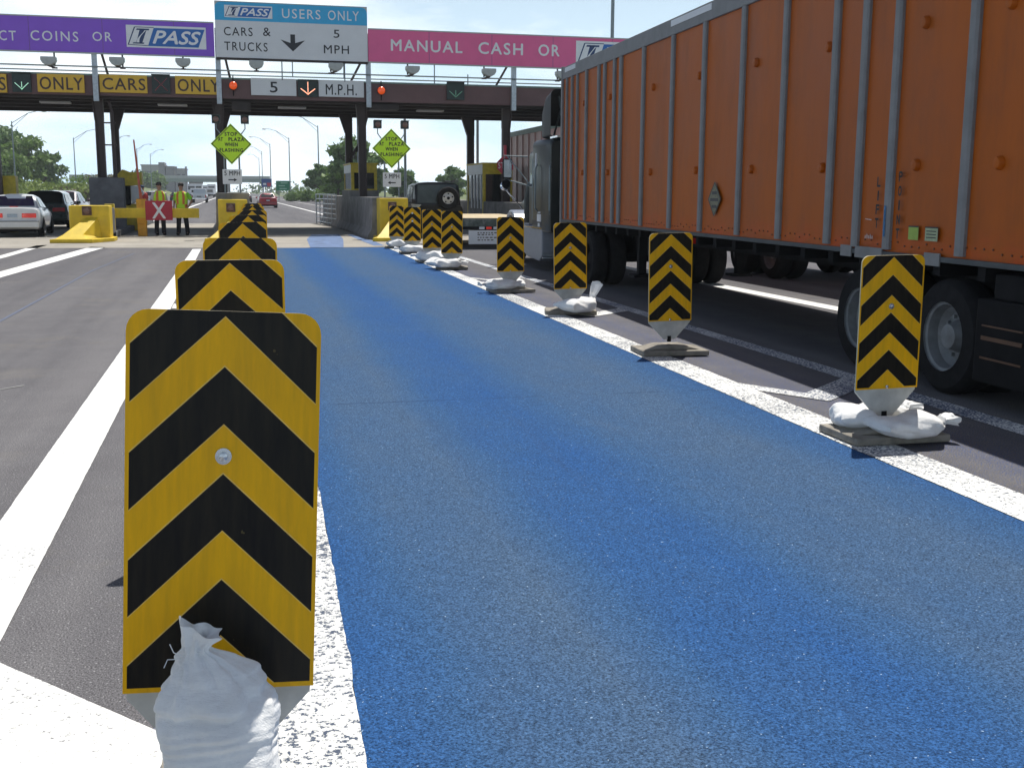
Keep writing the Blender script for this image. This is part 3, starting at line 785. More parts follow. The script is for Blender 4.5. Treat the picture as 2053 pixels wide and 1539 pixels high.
def upright_bag():
    """the foreground bag: stands on the base, gathered neck, torn flared top"""
    r = random.Random(21)
    NS, NT = 150, 110
    rings = []
    H = 0.49
    def lerp(tab, s):
        for (a, va), (b, vb) in zip(tab, tab[1:]):
            if s <= b:
                q = (s - a) / (b - a); q = q * q * (3 - 2 * q)
                return va + (vb - va) * q
        return tab[-1][1]
    wx = [(0, 0.122), (0.2, 0.134), (0.45, 0.130), (0.56, 0.139), (0.64, 0.132), (0.71, 0.106), (0.77, 0.078), (0.83, 0.052), (0.885, 0.025), (0.92, 0.028), (1.0, 0.042)]
    wy = [(0, 0.128), (0.2, 0.138), (0.40, 0.125), (0.52, 0.108), (0.64, 0.100), (0.76, 0.066), (0.885, 0.024), (0.93, 0.022), (1.0, 0.028)]
    cx = [(0, 0.0), (0.4, -0.008), (0.6, -0.012), (0.76, -0.034), (0.885, -0.058), (1.0, -0.052)]
    cy = [(0, -0.07), (0.3, -0.05), (0.5, -0.015), (0.7, 0.02), (0.87, 0.045), (1.0, 0.05)]
    for i in range(NS + 1):
        s = i / NS; ring = []
        for k in range(NT):
            th = 2 * PI * k / NT
            c, d = math.cos(th), math.sin(th)
            g = math.exp(-((s - 0.885) / (0.20 if s < 0.885 else 0.10)) ** 2)
            fold = 1 + g * g * (0.11 * math.sin(11 * th + 0.6) + 0.06 * math.sin(19 * th + 2 + 5 * s) + 0.06 * math.sin(5 * th + 1)) + 0.03 * math.exp(-((s - 0.66) / 0.12) ** 2) * math.sin(11 * th + 0.6)
            # horizontal ripples low down on the front
            low = min(1, max(0, (0.66 - s) / 0.08))
            rip = 0.0021 * low * (1 + 0.9 * math.sin(31 * s + 2.3 * math.sin(th))) * math.sin(150 * s + 1.6 * math.sin(2 * th + 1) + 1.1 * math.cos(th * 3)) * (0.6 + 0.4 * math.sin(3 * th + 1))
            # sagging crease across the middle
            cs = 0.655 + 0.030 * math.cos(th * 1.0 - 0.4) - 0.03 * math.exp(-((th - 4.9) / 0.25) ** 2)
            cr = -0.010 * math.exp(-((s - cs) / 0.016) ** 2) + 0.010 * math.exp(-((s - cs - 0.055) / 0.04) ** 2) + 0.003 * math.exp(-((s - cs + 0.05) / 0.03) ** 2)
            cr *= max(0, -d) ** 0.4 if d < 0 else 0
            ax, ay = lerp(wx, s), lerp(wy, s)
            sq = 0.85
            px = math.copysign(abs(c) ** sq, c) * ax * fold; py = math.copysign(abs(d) ** sq, d) * ay * fold
            nn = Vector((c, d, 0))
            w = rip + cr + 0.005 * math.sin(4 * th + 11 * s) + 0.004 * math.sin(7 * th - 16 * s + 2)
            # a slack wing of cloth to the right below the neck
            wing = 0.034 * math.exp(-((s - 0.775) / 0.075) ** 2) * max(0, math.cos(th - 0.25)) ** 2.5
            x = lerp(cx, s) + px + nn.x * w + wing
            y = lerp(cy, s) + py + nn.y * w + wing * 0.3
            top = (0.015 * math.cos(th - 3.0) + 0.010 * math.sin(2 * th + 1.0) + 0.003 * math.sin(6 * th)) * max(0, (s - 0.88) / 0.12)
            z = s * H + top - 0.35 * wing * 0.3
            if s > 0.9: x += 0.014 * max(0, c) * (s - 0.9) / 0.1; z -= 0.022 * max(0, c) * (s - 0.9) / 0.1
            if y > 0.175: y = 0.175
            ring.append((x, y, z))
        rings.append(ring)
    mb = MB(); mb.loft(rings, caps=False)
    base = [rings[0][k] for k in range(NT)]; mb.add(base, [tuple(range(NT))])
    o = mb.build('sandbag', M_CLOTH, sharp=80, fix=False)
    o.location = (-0.065, 2.555, 0.062)
    t = MB()
    t.lathe([(0.025, -0.005), (0.030, 0), (0.025, 0.005)], (-0.058, 0.045, 0.885 * H), 'z', 18)
    for i, v in enumerate(t.v): t.v[i] = (v[0], 0.045 + (v[1] - 0.045) * 0.7, v[2])
    t.tube([(-0.085, 0.02, 0.425), (-0.105, 0.0, 0.445), (-0.112, -0.01, 0.47)], 0.0012, 5)
    t.tube([(-0.09, 0.02, 0.420), (-0.12, 0.01, 0.425), (-0.128, 0.0, 0.410)], 0.0012, 5)
    t.build('tie', M_BOXW, o)
    fl = MB()
    for k in range(6):
        a = r.uniform(-0.4, 0.4)
        fl.tube([(0.118, -0.12, 0.13), (0.135 + r.uniform(0, .02), -0.13, 0.12 + r.uniform(-.02, .02)), (0.15 + r.uniform(0, .02), -0.125 + a * 0.04, 0.105 + r.uniform(-.03, .03))], 0.0014, 5)
    fl.build('frayed_thread', M_CLOTH, o)
    tag(o, 'big upright white sandbag with gathered neck leaning on the nearest panel', 'sandbag', 'white sandbags weighing down the panels')
upright_bag()

# ================================================================== TRUCKS
def wheel(parent, x, y, r, w, side=-1, dual=True, m_rim=None, rimr=0.58, name='wheel'):
    """side -1: outer face towards -x"""
    s = side
    mb = MB()
    prof = [(r * 0.60, 0.0), (r * 0.68, 0.012), (r * 0.90, 0.006), (r * 0.975, 0.035), (r, 0.07), (r, w - 0.07), (r * 0.975, w - 0.035), (r * 0.9, w), (r * 0.6, w)]
    mb.lathe([(a, -s * b) for a, b in prof], (x, y, r), 'x', 36, caps=False)
    for k in range(3):
        a = 0.06 + (w - 0.12) * (k + 0.5) / 3
        mb.lathe([(r * 1.004, -s * (a - 0.006)), (r * 0.985, -s * a), (r * 1.004, -s * (a + 0.006))], (x, y, r), 'x', 36, caps=False)
    if dual:
        mb.lathe([(a, -s * (b + w + 0.05)) for a, b in prof], (x, y, r), 'x', 36)
    o = mb.build(name, M_TYRE, parent)
    rb = MB(); q = r * rimr
    rb.lathe([(q * 1.04, -s * 0.004), (q * 1.04, -s * 0.02), (q * 0.96, -s * 0.03), (q * 0.90, -s * 0.11), (q * 0.72, -s * 0.15), (q * 0.5, -s * 0.145), (q * 0.42, -s * 0.10), (q * 0.36, -s * 0.05), (0.002, -s * 0.045)], (x, y, r), 'x', 32, caps=False)
    for k in range(10):
        a = 2 * PI * k / 10
        rb.lathe([(0.016, -s * 0.15), (0.016, -s * 0.118), (0.002, -s * 0.115)], (x, y + q * 0.60 * math.cos(a), r + q * 0.60 * math.sin(a)), 'x', 6)
    rb.build('rim', m_rim or M_RIMD, o)
    return o

def semi_trailer(name, label, loc, rz, length, ztop, zbot, m_side, posts, detail=True, axles=(-12.9, -11.6), tyre_r=0.45, width=2.5):
    t = thing(name, label, 'trailer', loc, rz)
    b = MB()
    b.bx(0.02, width - 0.02, -length, 0, zbot + 0.05, ztop - 0.02)
    if detail:
        # pressed bosses on the side sheets
        for (y, z) in BOSS:
            b.lathe([(0.052, 0.02), (0.049, -0.002), (0.038, -0.018), (0.002, -0.024)], (0, y, z), 'x', 14)
        yy = -0.4; rv = random.Random(5)
        while yy > -length + 0.5:
            b.lathe([(0.009, 0.022), (0.008, 0.011), (0.001, 0.008)], (0, yy, zbot + 0.11 + 0.03 * (rv.random() > .5)), 'x', 6, 1); yy -= 0.11
    b.build('cargo_body', [m_side, mat('rivet_dark', (0.16, 0.06, 0.03), 0.5)], t)
    tr = MB(); tr.bx(-0.012, width + 0.012, -length - 0.01, 0.012, ztop - 0.21, ztop)
    tr.build('top_rail', M_ALU if detail else M_FLASH, t, bevel=0.01)
    br = MB(); br.bx(-0.008, width + 0.008, -length - 0.01, 0.012, zbot + 0.012, zbot + 0.055)
    br.build('bottom_rail', M_RAILD, t, bevel=0.006)
    for (y, w) in posts:
        w *= 0.86
        p = MB(); p.prism([(-0.022, y - w * 0.32), (-0.022, y + w * 0.32), (-0.006, y + w / 2), (0.03, y + w / 2), (0.03, y - w / 2), (-0.006, y - w / 2)], 'z', zbot + 0.072, ztop - 0.212)
        for i in range(len(p.v)): pass
        if detail:
            n = 22
            for k in range(n):
                z = zbot + 0.12 + (ztop - zbot - 0.42) * k / (n - 1)
                for dy in (-w * 0.42, w * 0.42):
                    p.lathe([(0.007, -0.008), (0.005, -0.0145), (0.001, -0.0155)], (0, y + dy, z), 'x', 6)
        p.build('side_post', M_ALU if detail else M_ROSEP, t, sharp=30)
    c = MB()
    for x in (0.75, width - 0.85): c.bx(x, x + 0.1, -length + 0.2, -0.3, zbot - 0.22, zbot)
    y = -0.5
    while y > -length + 0.3:
        c.bx(0.05, width - 0.05, y - 0.05, y + 0.05, zbot - 0.10, zbot + 0.0); y -= 0.6
    for ya in axles:
        c.tube([(0.15, ya, tyre_r), (width - 0.15, ya, tyre_r)], 0.07)
    c.bx(0.65, width - 0.65, axles[0] - 0.9, axles[-1] + 0.9, zbot - 0.45, zbot - 0.1)
    c.build('chassis', M_CHASSIS, t)
    for ya in axles:
        wheel(t, 0.03, ya, tyre_r, 0.27, -1); wheel(t, width - 0.03, ya, tyre_r, 0.27, 1)
    return t

TR_LOC = (5.92, 20.4, 0.0); TR_RZ = R(-2.58)
def ty(Y): return (Y - 20.4) / math.cos(TR_RZ)
BOSS = [(ty(y), z) for y, z in ((15.1, 3.0), (15.15, 1.85), (13.3, 2.98), (13.33, 1.84), (11.57, 2.95), (11.6, 1.82), (9.88, 2.91), (9.9, 1.80), (8.23, 2.90), (8.24, 1.79), (7.13, 2.88), (7.14, 1.78), (18.85, 3.06), (18.9, 1.9), (17.25, 3.04), (17.33, 1.88), (5.9, 2.86), (5.9, 1.77))]
POSTS = [(ty(y), w) for y, w in ((20.04, .06), (19.66, .07), (19.28, .07), (18.67, .09), (17.9, .11), (17.55, .11), (17.0, .11), (16.65, .12), (15.53, .12), (14.28, .12), (13.12, .12), (11.92, .12), (10.82, .12), (9.72, .125), (9.17, .125), (8.62, .125), (7.54, .135), (6.45, .13), (5.35, .13), (4.4, .12))]
trl = semi_trailer('semi_trailer', 'long orange box trailer with grey side posts, dented panels and LIFT POINT lettering', TR_LOC, TR_RZ, 16.3, 3.80, 1.02, M_TRAIL, POSTS, True, (ty(7.74), ty(9.08)), 0.455, 2.3)
# lettering, placard, stickers, brackets, marker light on the left side: local (y, z) on plane x=0
def side_text(txt, y0, y1, z0, z1, m, name='lettering', x=-0.006, **kw):
    mb = text_mb(txt, 0, y0 - y1, z0, z1, 0, **kw)
    mb.v = [(x, y0 - v[0], v[2]) for v in mb.v]
    return mb.build(name, m, trl, fix=False)
for txt, yy, z0 in (('LIFT', 8.79, 1.62), ('POINT', 8.44, 1.66)):
    for i, chh in enumerate(txt):
        z = z0 - i * 0.117
        w = 0.016 if chh == 'I' else 0.05
        side_text(chh, ty(yy) + w / 2, ty(yy) - w / 2, z, z + 0.08, M_SBLACK, bold=0.06)
q = MB(); yc = ty(12.62); q.add([(-0.006, yc, 1.70), (-0.006, yc - 0.21, 1.49), (-0.006, yc, 1.28), (-0.006, yc + 0.21, 1.49)], [(0, 1, 2, 3)])
q.build('placard', M_LAMPP, trl, fix=False)
q = MB()
for k in (-1, 0, 1):
    q.quad((-0.009, yc + 0.13 - abs(k) * .05, 1.5 + k * 0.08), (-0.009, yc - 0.13 + abs(k) * .05, 1.5 + k * 0.08), (-0.009, yc - 0.13 + abs(k) * .05, 1.465 + k * 0.08), (-0.009, yc + 0.13 - abs(k) * .05, 1.465 + k * 0.08))
for s in (-1, 1):
    for (a, b) in (((0, 0.205), (0.205, 0)), ((0.205, 0), (0, -0.205))):
        q.quad((-0.009, yc + s * a[0], 1.49 + a[1]), (-0.009, yc + s * b[0], 1.49 + b[1]), (-0.009, yc + s * b[0] * 0.90, 1.49 + b[1] * 0.90), (-0.009, yc + s * a[0] * 0.90, 1.49 + a[1] * 0.90))
q.build('placard_print', M_SBLACK, trl, fix=False)
for (y0, y1, mm) in ((8.27, 8.12, M_STKG), (8.02, 7.84, M_STKP)):
    q = MB(); q.quad((-0.005, ty(y0), 1.30), (-0.005, ty(y1), 1.30), (-0.005, ty(y1), 1.19), (-0.005, ty(y0), 1.19))
    s_ = q.build('sticker', mm, trl, fix=False)
    q = MB(); q.quad((-0.007, ty(y0), 1.303), (-0.007, ty(y1), 1.303), (-0.007, ty(y1), 1.292), (-0.007, ty(y0), 1.292))
    if mm is M_STKP:
        for k in range(3): q.quad((-0.007, ty(y0) - 0.02, 1.272 - k * .025), (-0.007, ty(y1) + 0.02, 1.272 - k * .025), (-0.007, ty(y1) + 0.02, 1.264 - k * .025), (-0.007, ty(y0) - 0.02, 1.264 - k * .025))
    q.build('print', M_SBLACK, s_, fix=False)
for y0, y1 in ((9.40, 9.20), (9.13, 8.66), (8.00, 7.78)):
    q = MB(); q.bx(-0.016, -0.004, ty(y1), ty(y0), 1.0, 1.10); q.build('repair_plate', M_ALU, trl)
q = MB(); q.quad((-0.026, ty(8.64), 1.46), (-0.026, ty(8.61), 1.46), (-0.026, ty(8.61), 1.20), (-0.026, ty(8.64), 1.20)); q.build('chalk_mark', mat('blue_chalk', (0.05, 0.16, 0.32), 0.8, var=0.5, scale=40), trl, fix=False)
q = MB()
for k in range(5): q.quad((-0.006, ty(8.98) - k * .03, 1.20 + 0.02 * (k % 2)), (-0.006, ty(8.98) - k * .03 - 0.018, 1.2), (-0.006, ty(8.98) - k * .03 - 0.016, 1.17), (-0.006, ty(8.98) - k * .03 + 0.004, 1.175))
q.quad((-0.006, ty(8.99), 1.345), (-0.006, ty(8.88), 1.34), (-0.006, ty(8.88), 1.33), (-0.006, ty(8.99), 1.338))
q.build('scratch', mat('scratched_primer', (0.55, 0.42, 0.38), 0.8, var=0.4, scale=50), trl, fix=False)
# rail flash plates (pale strips on the top rail), front corner post, gear
for y0, y1 in ((20.15, 19.4), (14.35, 12.9)):
    q = MB(); q.bx(-0.018, -0.010, ty(y1), ty(y0), 3.70, 3.775); q.build('top_rail_plate', M_SGREY, trl)
q = MB(); q.bx(-0.02, 0.10, -0.06, 0.03, 1.0, 3.82); q.build('corner_post', M_ALU, trl, bevel=0.01)
q = MB(); w_ = 0; q.bx(0.02, 2.28, 0.0, 0.015, 1.09, 3.78); q.build('front_wall', M_ALU, trl)
for x in (0.35, 1.95):
    q = MB(); q.bx(x - 0.06, x + 0.06, ty(16.5) - 0.06, ty(16.5) + 0.06, 0.32, 1.02); q.bx(x - 0.16, x + 0.16, ty(16.5) - 0.16, ty(16.5) + 0.16, 0.28, 0.32)
    q.tube([(x, ty(16.5), 0.9), (x, ty(17.6), 0.98)], 0.03)
    q.build('landing_leg', M_CHASSIS, trl)
for y in (6.95, 4.6):
    q = MB(); q.bx(0.02, 0.62, ty(y) - 0.35, ty(y) + 0.35, 0.18, 0.80); q.bx(0.05, 0.6, ty(y) - 0.2, ty(y) + 0.2, 0.8, 0.99)
    q.build('side_box', M_CHASSIS, trl, bevel=0.02)
q = MB()
for (z0, z1) in ((0.36, 0.375), (0.50, 0.53), (0.60, 0.612)): q.bx(0.012, 0.018, ty(6.95) - 0.22, ty(6.95) + 0.26, z0, z1)
q.build('reflector_strip', mat('dull_orange_tape', (0.10, 0.04, 0.012), 0.5), trl)
q = MB(); q.bx(0.0, 0.05, ty(13.45), ty(13.35), 0.93, 1.0); q.build('marker_lamp', M_TAIL, trl)

# --- tractor, same heading
tk = thing('truck_tractor', 'dark long-nosed truck tractor with tall roof fairing pulling the orange trailer', 'truck', TR_LOC, TR_RZ)
def T(Y): return (Y - 20.4) / math.cos(TR_RZ)
q = MB()   # sleeper + cab shell (x right, section lofted along y)
def sect(y, x0, x1, z0, z1, r=0.12):
    pts = []
    for cx, cz, a0 in ((x1 - r, z1 - r, 0), (x0 + r, z1 - r, 90), (x0 + 0.04, z0 + 0.04, 180), (x1 - 0.04, z0 + 0.04, 270)):
        rr_ = r if a0 < 180 else 0.04
        for k in range(5):
            a = R(a0 + 22.5 * k); pts.append((cx + rr_ * math.cos(a), y, cz + rr_ * math.sin(a)))
    return pts
q.loft([sect(T(21.35), 0.03, 2.43, 0.80, 2.55), sect(T(21.42), 0.0, 2.46, 0.78, 2.60), sect(T(22.9), 0.0, 2.46, 0.78, 2.62), sect(T(23.0), 0.10, 2.36, 0.78, 2.50), sect(T(23.9), 0.14, 2.32, 0.78, 2.45), sect(T(24.15), 0.20, 2.26, 0.82, 2.36), sect(T(24.45), 0.26, 2.2, 0.9, 1.62)])
q.build('cab', M_CABGRN, tk, sharp=40)
q = MB()
q.quad((0.05, T(23.1), 1.68), (0.08, T(23.78), 1.68), (0.12, T(23.74), 2.28), (0.09, T(23.1), 2.28))
for i, v in enumerate(q.v): q.v[i] = (v[0] + 0.035, v[1], v[2])
q.build('side_window', M_GLASS, tk, fix=False)
q = MB(); q.quad((0.28, T(24.47), 1.66), (2.18, T(24.47), 1.66), (2.2, T(24.2), 2.30), (0.26, T(24.2), 2.30)); q.build('windscreen', M_GLASS, tk, fix=False)
q = MB(); q.loft([sect(T(24.3), 0.42, 2.04, 0.8, 1.66, .2), sect(T(25.3), 0.46, 2.0, 0.8, 1.60, .2), sect(T(26.5), 0.50, 1.96, 0.75, 1.45, .2), sect(T(26.6), 0.55, 1.9, 0.75, 1.35, .2)])
q.build('hood', M_CABGRN, tk, sharp=40)
for x in (0.0, 2.0):
    q = MB(); pr = []
    for k in range(13):
        a = PI * k / 12; pr.append((T(25.35) + 0.68 * math.cos(a), 0.55 + 0.62 * math.sin(a)))
    inner = [(T(25.35) + 0.56 * math.cos(PI * k / 12), 0.55 + 0.5 * math.sin(PI * k / 12)) for k in range(12, -1, -1)]
    q.prism(pr + inner, 'x', x, x + 0.46); q.build('fender', mat('fender_blue_grey', (0.20, 0.23, 0.29), 0.25, coat=0.5), tk, bevel=0.03)
q = MB(); q.tube([(0.22, T(24.35), 0.9), (0.22, T(24.35), 1.45), (0.26, T(24.3), 1.70), (0.40, T(24.2), 1.86)], 0.10, 14); q.build('air_cleaner', M_CABGRN, tk)
# roof fairing: tall curved box open at the back
q = MB()
q.loft([sect(T(21.40), 0.02, 2.44, 2.64, 3.52, .10), sect(T(21.9), 0.02, 2.44, 2.64, 3.46, .14), sect(T(22.35), 0.06, 2.4, 2.64, 3.30, .2), sect(T(22.7), 0.2, 2.26, 2.64, 2.9, .1)], caps=False)
q.build('roof_fairing', M_CABDK, tk, sharp=40)
q = MB()
for x in (0.3, 2.16): q.tube([(x, T(21.42), 2.68), (x, T(21.9), 3.42)], 0.025); q.tube([(x, T(21.42), 3.45), (x, T(22.3), 2.7)], 0.02)
q.build('fairing_strut', M_GALVD, tk)
q = MB(); q.bx(0.0, 2.44, T(20.75), T(21.35), 2.585, 2.62); q.build('roof_ledge', M_CHROME, tk)
q = MB(); q.tube([(-0.10, T(22.2), 1.25), (-0.10, T(22.2), 2.02), (-0.04, T(22.3), 2.12)], 0.016); q.tube([(-0.10, T(22.2), 1.25), (-0.02, T(22.3), 1.18)], 0.014); q.build('grab_handle', M_GALVD, tk)
q = MB(); q.tube([(-0.08, T(21.0), 1.22), (-0.08, T(21.0), 2.0), (0.0, T(21.3), 2.08)], 0.016); q.tube([(-0.08, T(21.0), 1.22), (0.0, T(21.3), 1.15)], 0.014); q.build('grab_handle', M_GALVD, tk)
q = MB(); q.tube([(0.05, T(23.1), 0.98), (0.05, T(23.1), 2.25)], 0.022); q.build('door_trim', M_GALVD, tk)
q = MB(); q.bx(-0.012, 0.0, T(22.08), T(22.42), 0.98, 1.13); q.bx(-0.012, 0, T(22.15), T(22.35), 1.15, 1.18); q.bx(-0.012, 0, T(22.18), T(22.34), 0.88, 0.95); q.build('door_plate', M_SGREY, tk)
q = MB(); q.bx(-0.010, 0.0, T(22.55), T(22.62), 2.05, 2.35); q.build('vent_window', M_SGREY, tk)
for dx in (0,):
    q = MB(); q.bx(-0.42, -0.22, T(24.0), T(24.1), 1.85, 2.28); ob = q.build('wing_mirror', M_CHASSIS, tk, bevel=0.03)
    q = MB(); q.tube([(0.1, T(23.9), 2.32), (-0.38, T(24.05), 2.34), (-0.38, T(24.05), 1.85), (0.12, T(23.8), 1.70)], 0.015); q.tube([(-0.32, T(24.03), 2.33), (0.10, T(23.6), 1.72)], 0.012); q.build('bracket', M_GALVD, ob)
    q = MB(); q.bx(-0.405, -0.235, T(23.99), T(23.996), 1.88, 2.25); q.build('mirror_glass', M_CHROME, ob)
    q = MB(); q.sphere((-0.35, T(24.0), 1.74), 0.10, sc=(1, 0.5, 1)); q.build('spot_mirror', M_CHASSIS, tk)
    q = MB(); q.sphere((-0.24, T(24.75), 1.70), 0.105, sc=(1, 0.6, 1)); q.tube([(-0.22, T(24.75), 1.62), (0.2, T(24.9), 1.2)], 0.014); q.build('hood_mirror', M_CHROME, tk)
    q = MB(); q.sphere((0.25, T(23.2), 2.56), 0.06); q.tube([(0.25, T(23.1), 2.42), (0.25, T(23.2), 2.52)], 0.02); q.build('cab_lamp', M_CHROME, tk)
q = MB(); q.prism([(T(22.0), 0.30), (T(22.0), 0.86), (T(24.2), 0.88), (T(24.2), 0.36), (T(23.4), 0.22), (T(22.25), 0.18)], 'x', 0.0, 0.5)
q.build('fuel_tank_fairing', M_SKIRT, tk, bevel=0.03)
q = MB(); q.bx(-0.012, 0.0, T(21.98), T(24.2), 0.835, 0.86); q.build('tank_trim', M_CHROME, tk)
q = MB(); q.bx(0.02, 0.4, T(22.0), T(22.3), 0.30, 0.36); q.bx(0.02, 0.4, T(21.95), T(22.3), 0.05 + .2, 0.28); q.build('step', M_GALV, tk)
q = MB(); q.tube([(0.06, T(22.75), 0.62), (0.06, T(22.75), 0.95)], 0.05); q.bx(-0.005, 0.05, T(22.0), T(22.9), 0.9, 1.0)
q.build('step_bracket', M_CABDK, tk)
q = MB()
for x in (0.8, 1.56): q.bx(x, x + 0.09, T(17.6), T(26.4), 0.55, 0.80)
q.bx(0.7, 1.75, T(18.2), T(20.4), 0.8, 0.95)
for y in (18.6, 19.95): q.tube([(0.2, T(y), 0.46), (2.26, T(y), 0.46)], 0.08)
q.bx(0.25, 2.2, T(26.5), T(26.75), 0.35, 0.75)
q.build('frame', M_CHASSIS, tk)
for y in (18.6, 19.95):
    wheel(tk, 0.03, T(y), 0.46, 0.27, -1, True, M_CHASSIS); wheel(tk, 2.43, T(y), 0.46, 0.27, 1, True, M_CHASSIS)
wheel(tk, 0.06, T(25.35), 0.46, 0.27, -1, False, M_CHROME); wheel(tk, 2.40, T(25.35), 0.46, 0.27, 1, False, M_CHROME)

# --- second truck in the next lane: rose trailer and its tractor
t2 = semi_trailer('semi_trailer', 'rose-grey box trailer of the truck beyond, seen past the dark tractor', (12.05, 50.0, 0), R(-0.5), 16.2, 4.20, 1.12, M_PINKT, [(-0.5 - 1.05 * k, 0.04) for k in range(15)], False, (-14.2, -12.9), 0.46)
tk2 = thing('truck_tractor', 'rose coloured truck tractor with sloping fairing ahead of its trailer', 'truck', (12.05, 50.0, 0), R(-0.5))
q = MB(); q.prism([(0.6, 0.8), (0.6, 3.4), (1.6, 3.3), (3.4, 2.35), (3.9, 1.6), (5.6, 1.45), (5.7, 0.6), (0.6, 0.6)], 'x', 0.06, 2.40); q.build('cab', mat('rose_cab', (0.50, 0.26, 0.24), 0.35, coat=0.4, var=0.08), tk2, bevel=0.08)
q = MB(); q.bx(0.045, 0.058, 2.5, 3.3, 1.65, 2.15); q.build('side_window', M_GLASS, tk2)
q = MB(); q.bx(0.8, 1.6, -2.5, 5.6, 0.5, 0.8); q.build('frame', M_CHASSIS, tk2)
for y, d in ((-1.9, True), (-0.6, True), (4.6, False)): wheel(tk2, 0.03, y, 0.46, 0.27, -1, d); wheel(tk2, 2.43, y, 0.46, 0.27, 1, d)
# --- flat trailer parked behind it whose wheels show under the orange trailer
t3 = thing('container_chassis', 'truck chassis in the far lane, its wheels showing beneath the orange trailer', 'trailer', (9.62, 22.6, 0), R(-0.3))
q = MB()
for x in (0.75, 1.65): q.bx(x, x + 0.12, -15.5, 0, 0.85, 1.15)
for k in range(9): q.bx(0.05, 2.45, -15.3 + 1.85 * k, -15.2 + 1.85 * k, 1.15, 1.3)
q.bx(0.0, 2.5, -15.5, 0.0, 1.3, 1.38)
q.build('frame', M_CHASSIS, t3)
q = MB(); q.bx(0.02, 2.48, -15.5, 0, 1.384, 3.7); q.build('container', mat('container_brown', (0.22, 0.12, 0.10), 0.6), t3, bevel=0.02)
for y in (-2.0, -3.35, -14.2, -13.0): wheel(t3, 0.03, y, 0.46, 0.27, -1); wheel(t3, 2.47, y, 0.46, 0.27, 1)

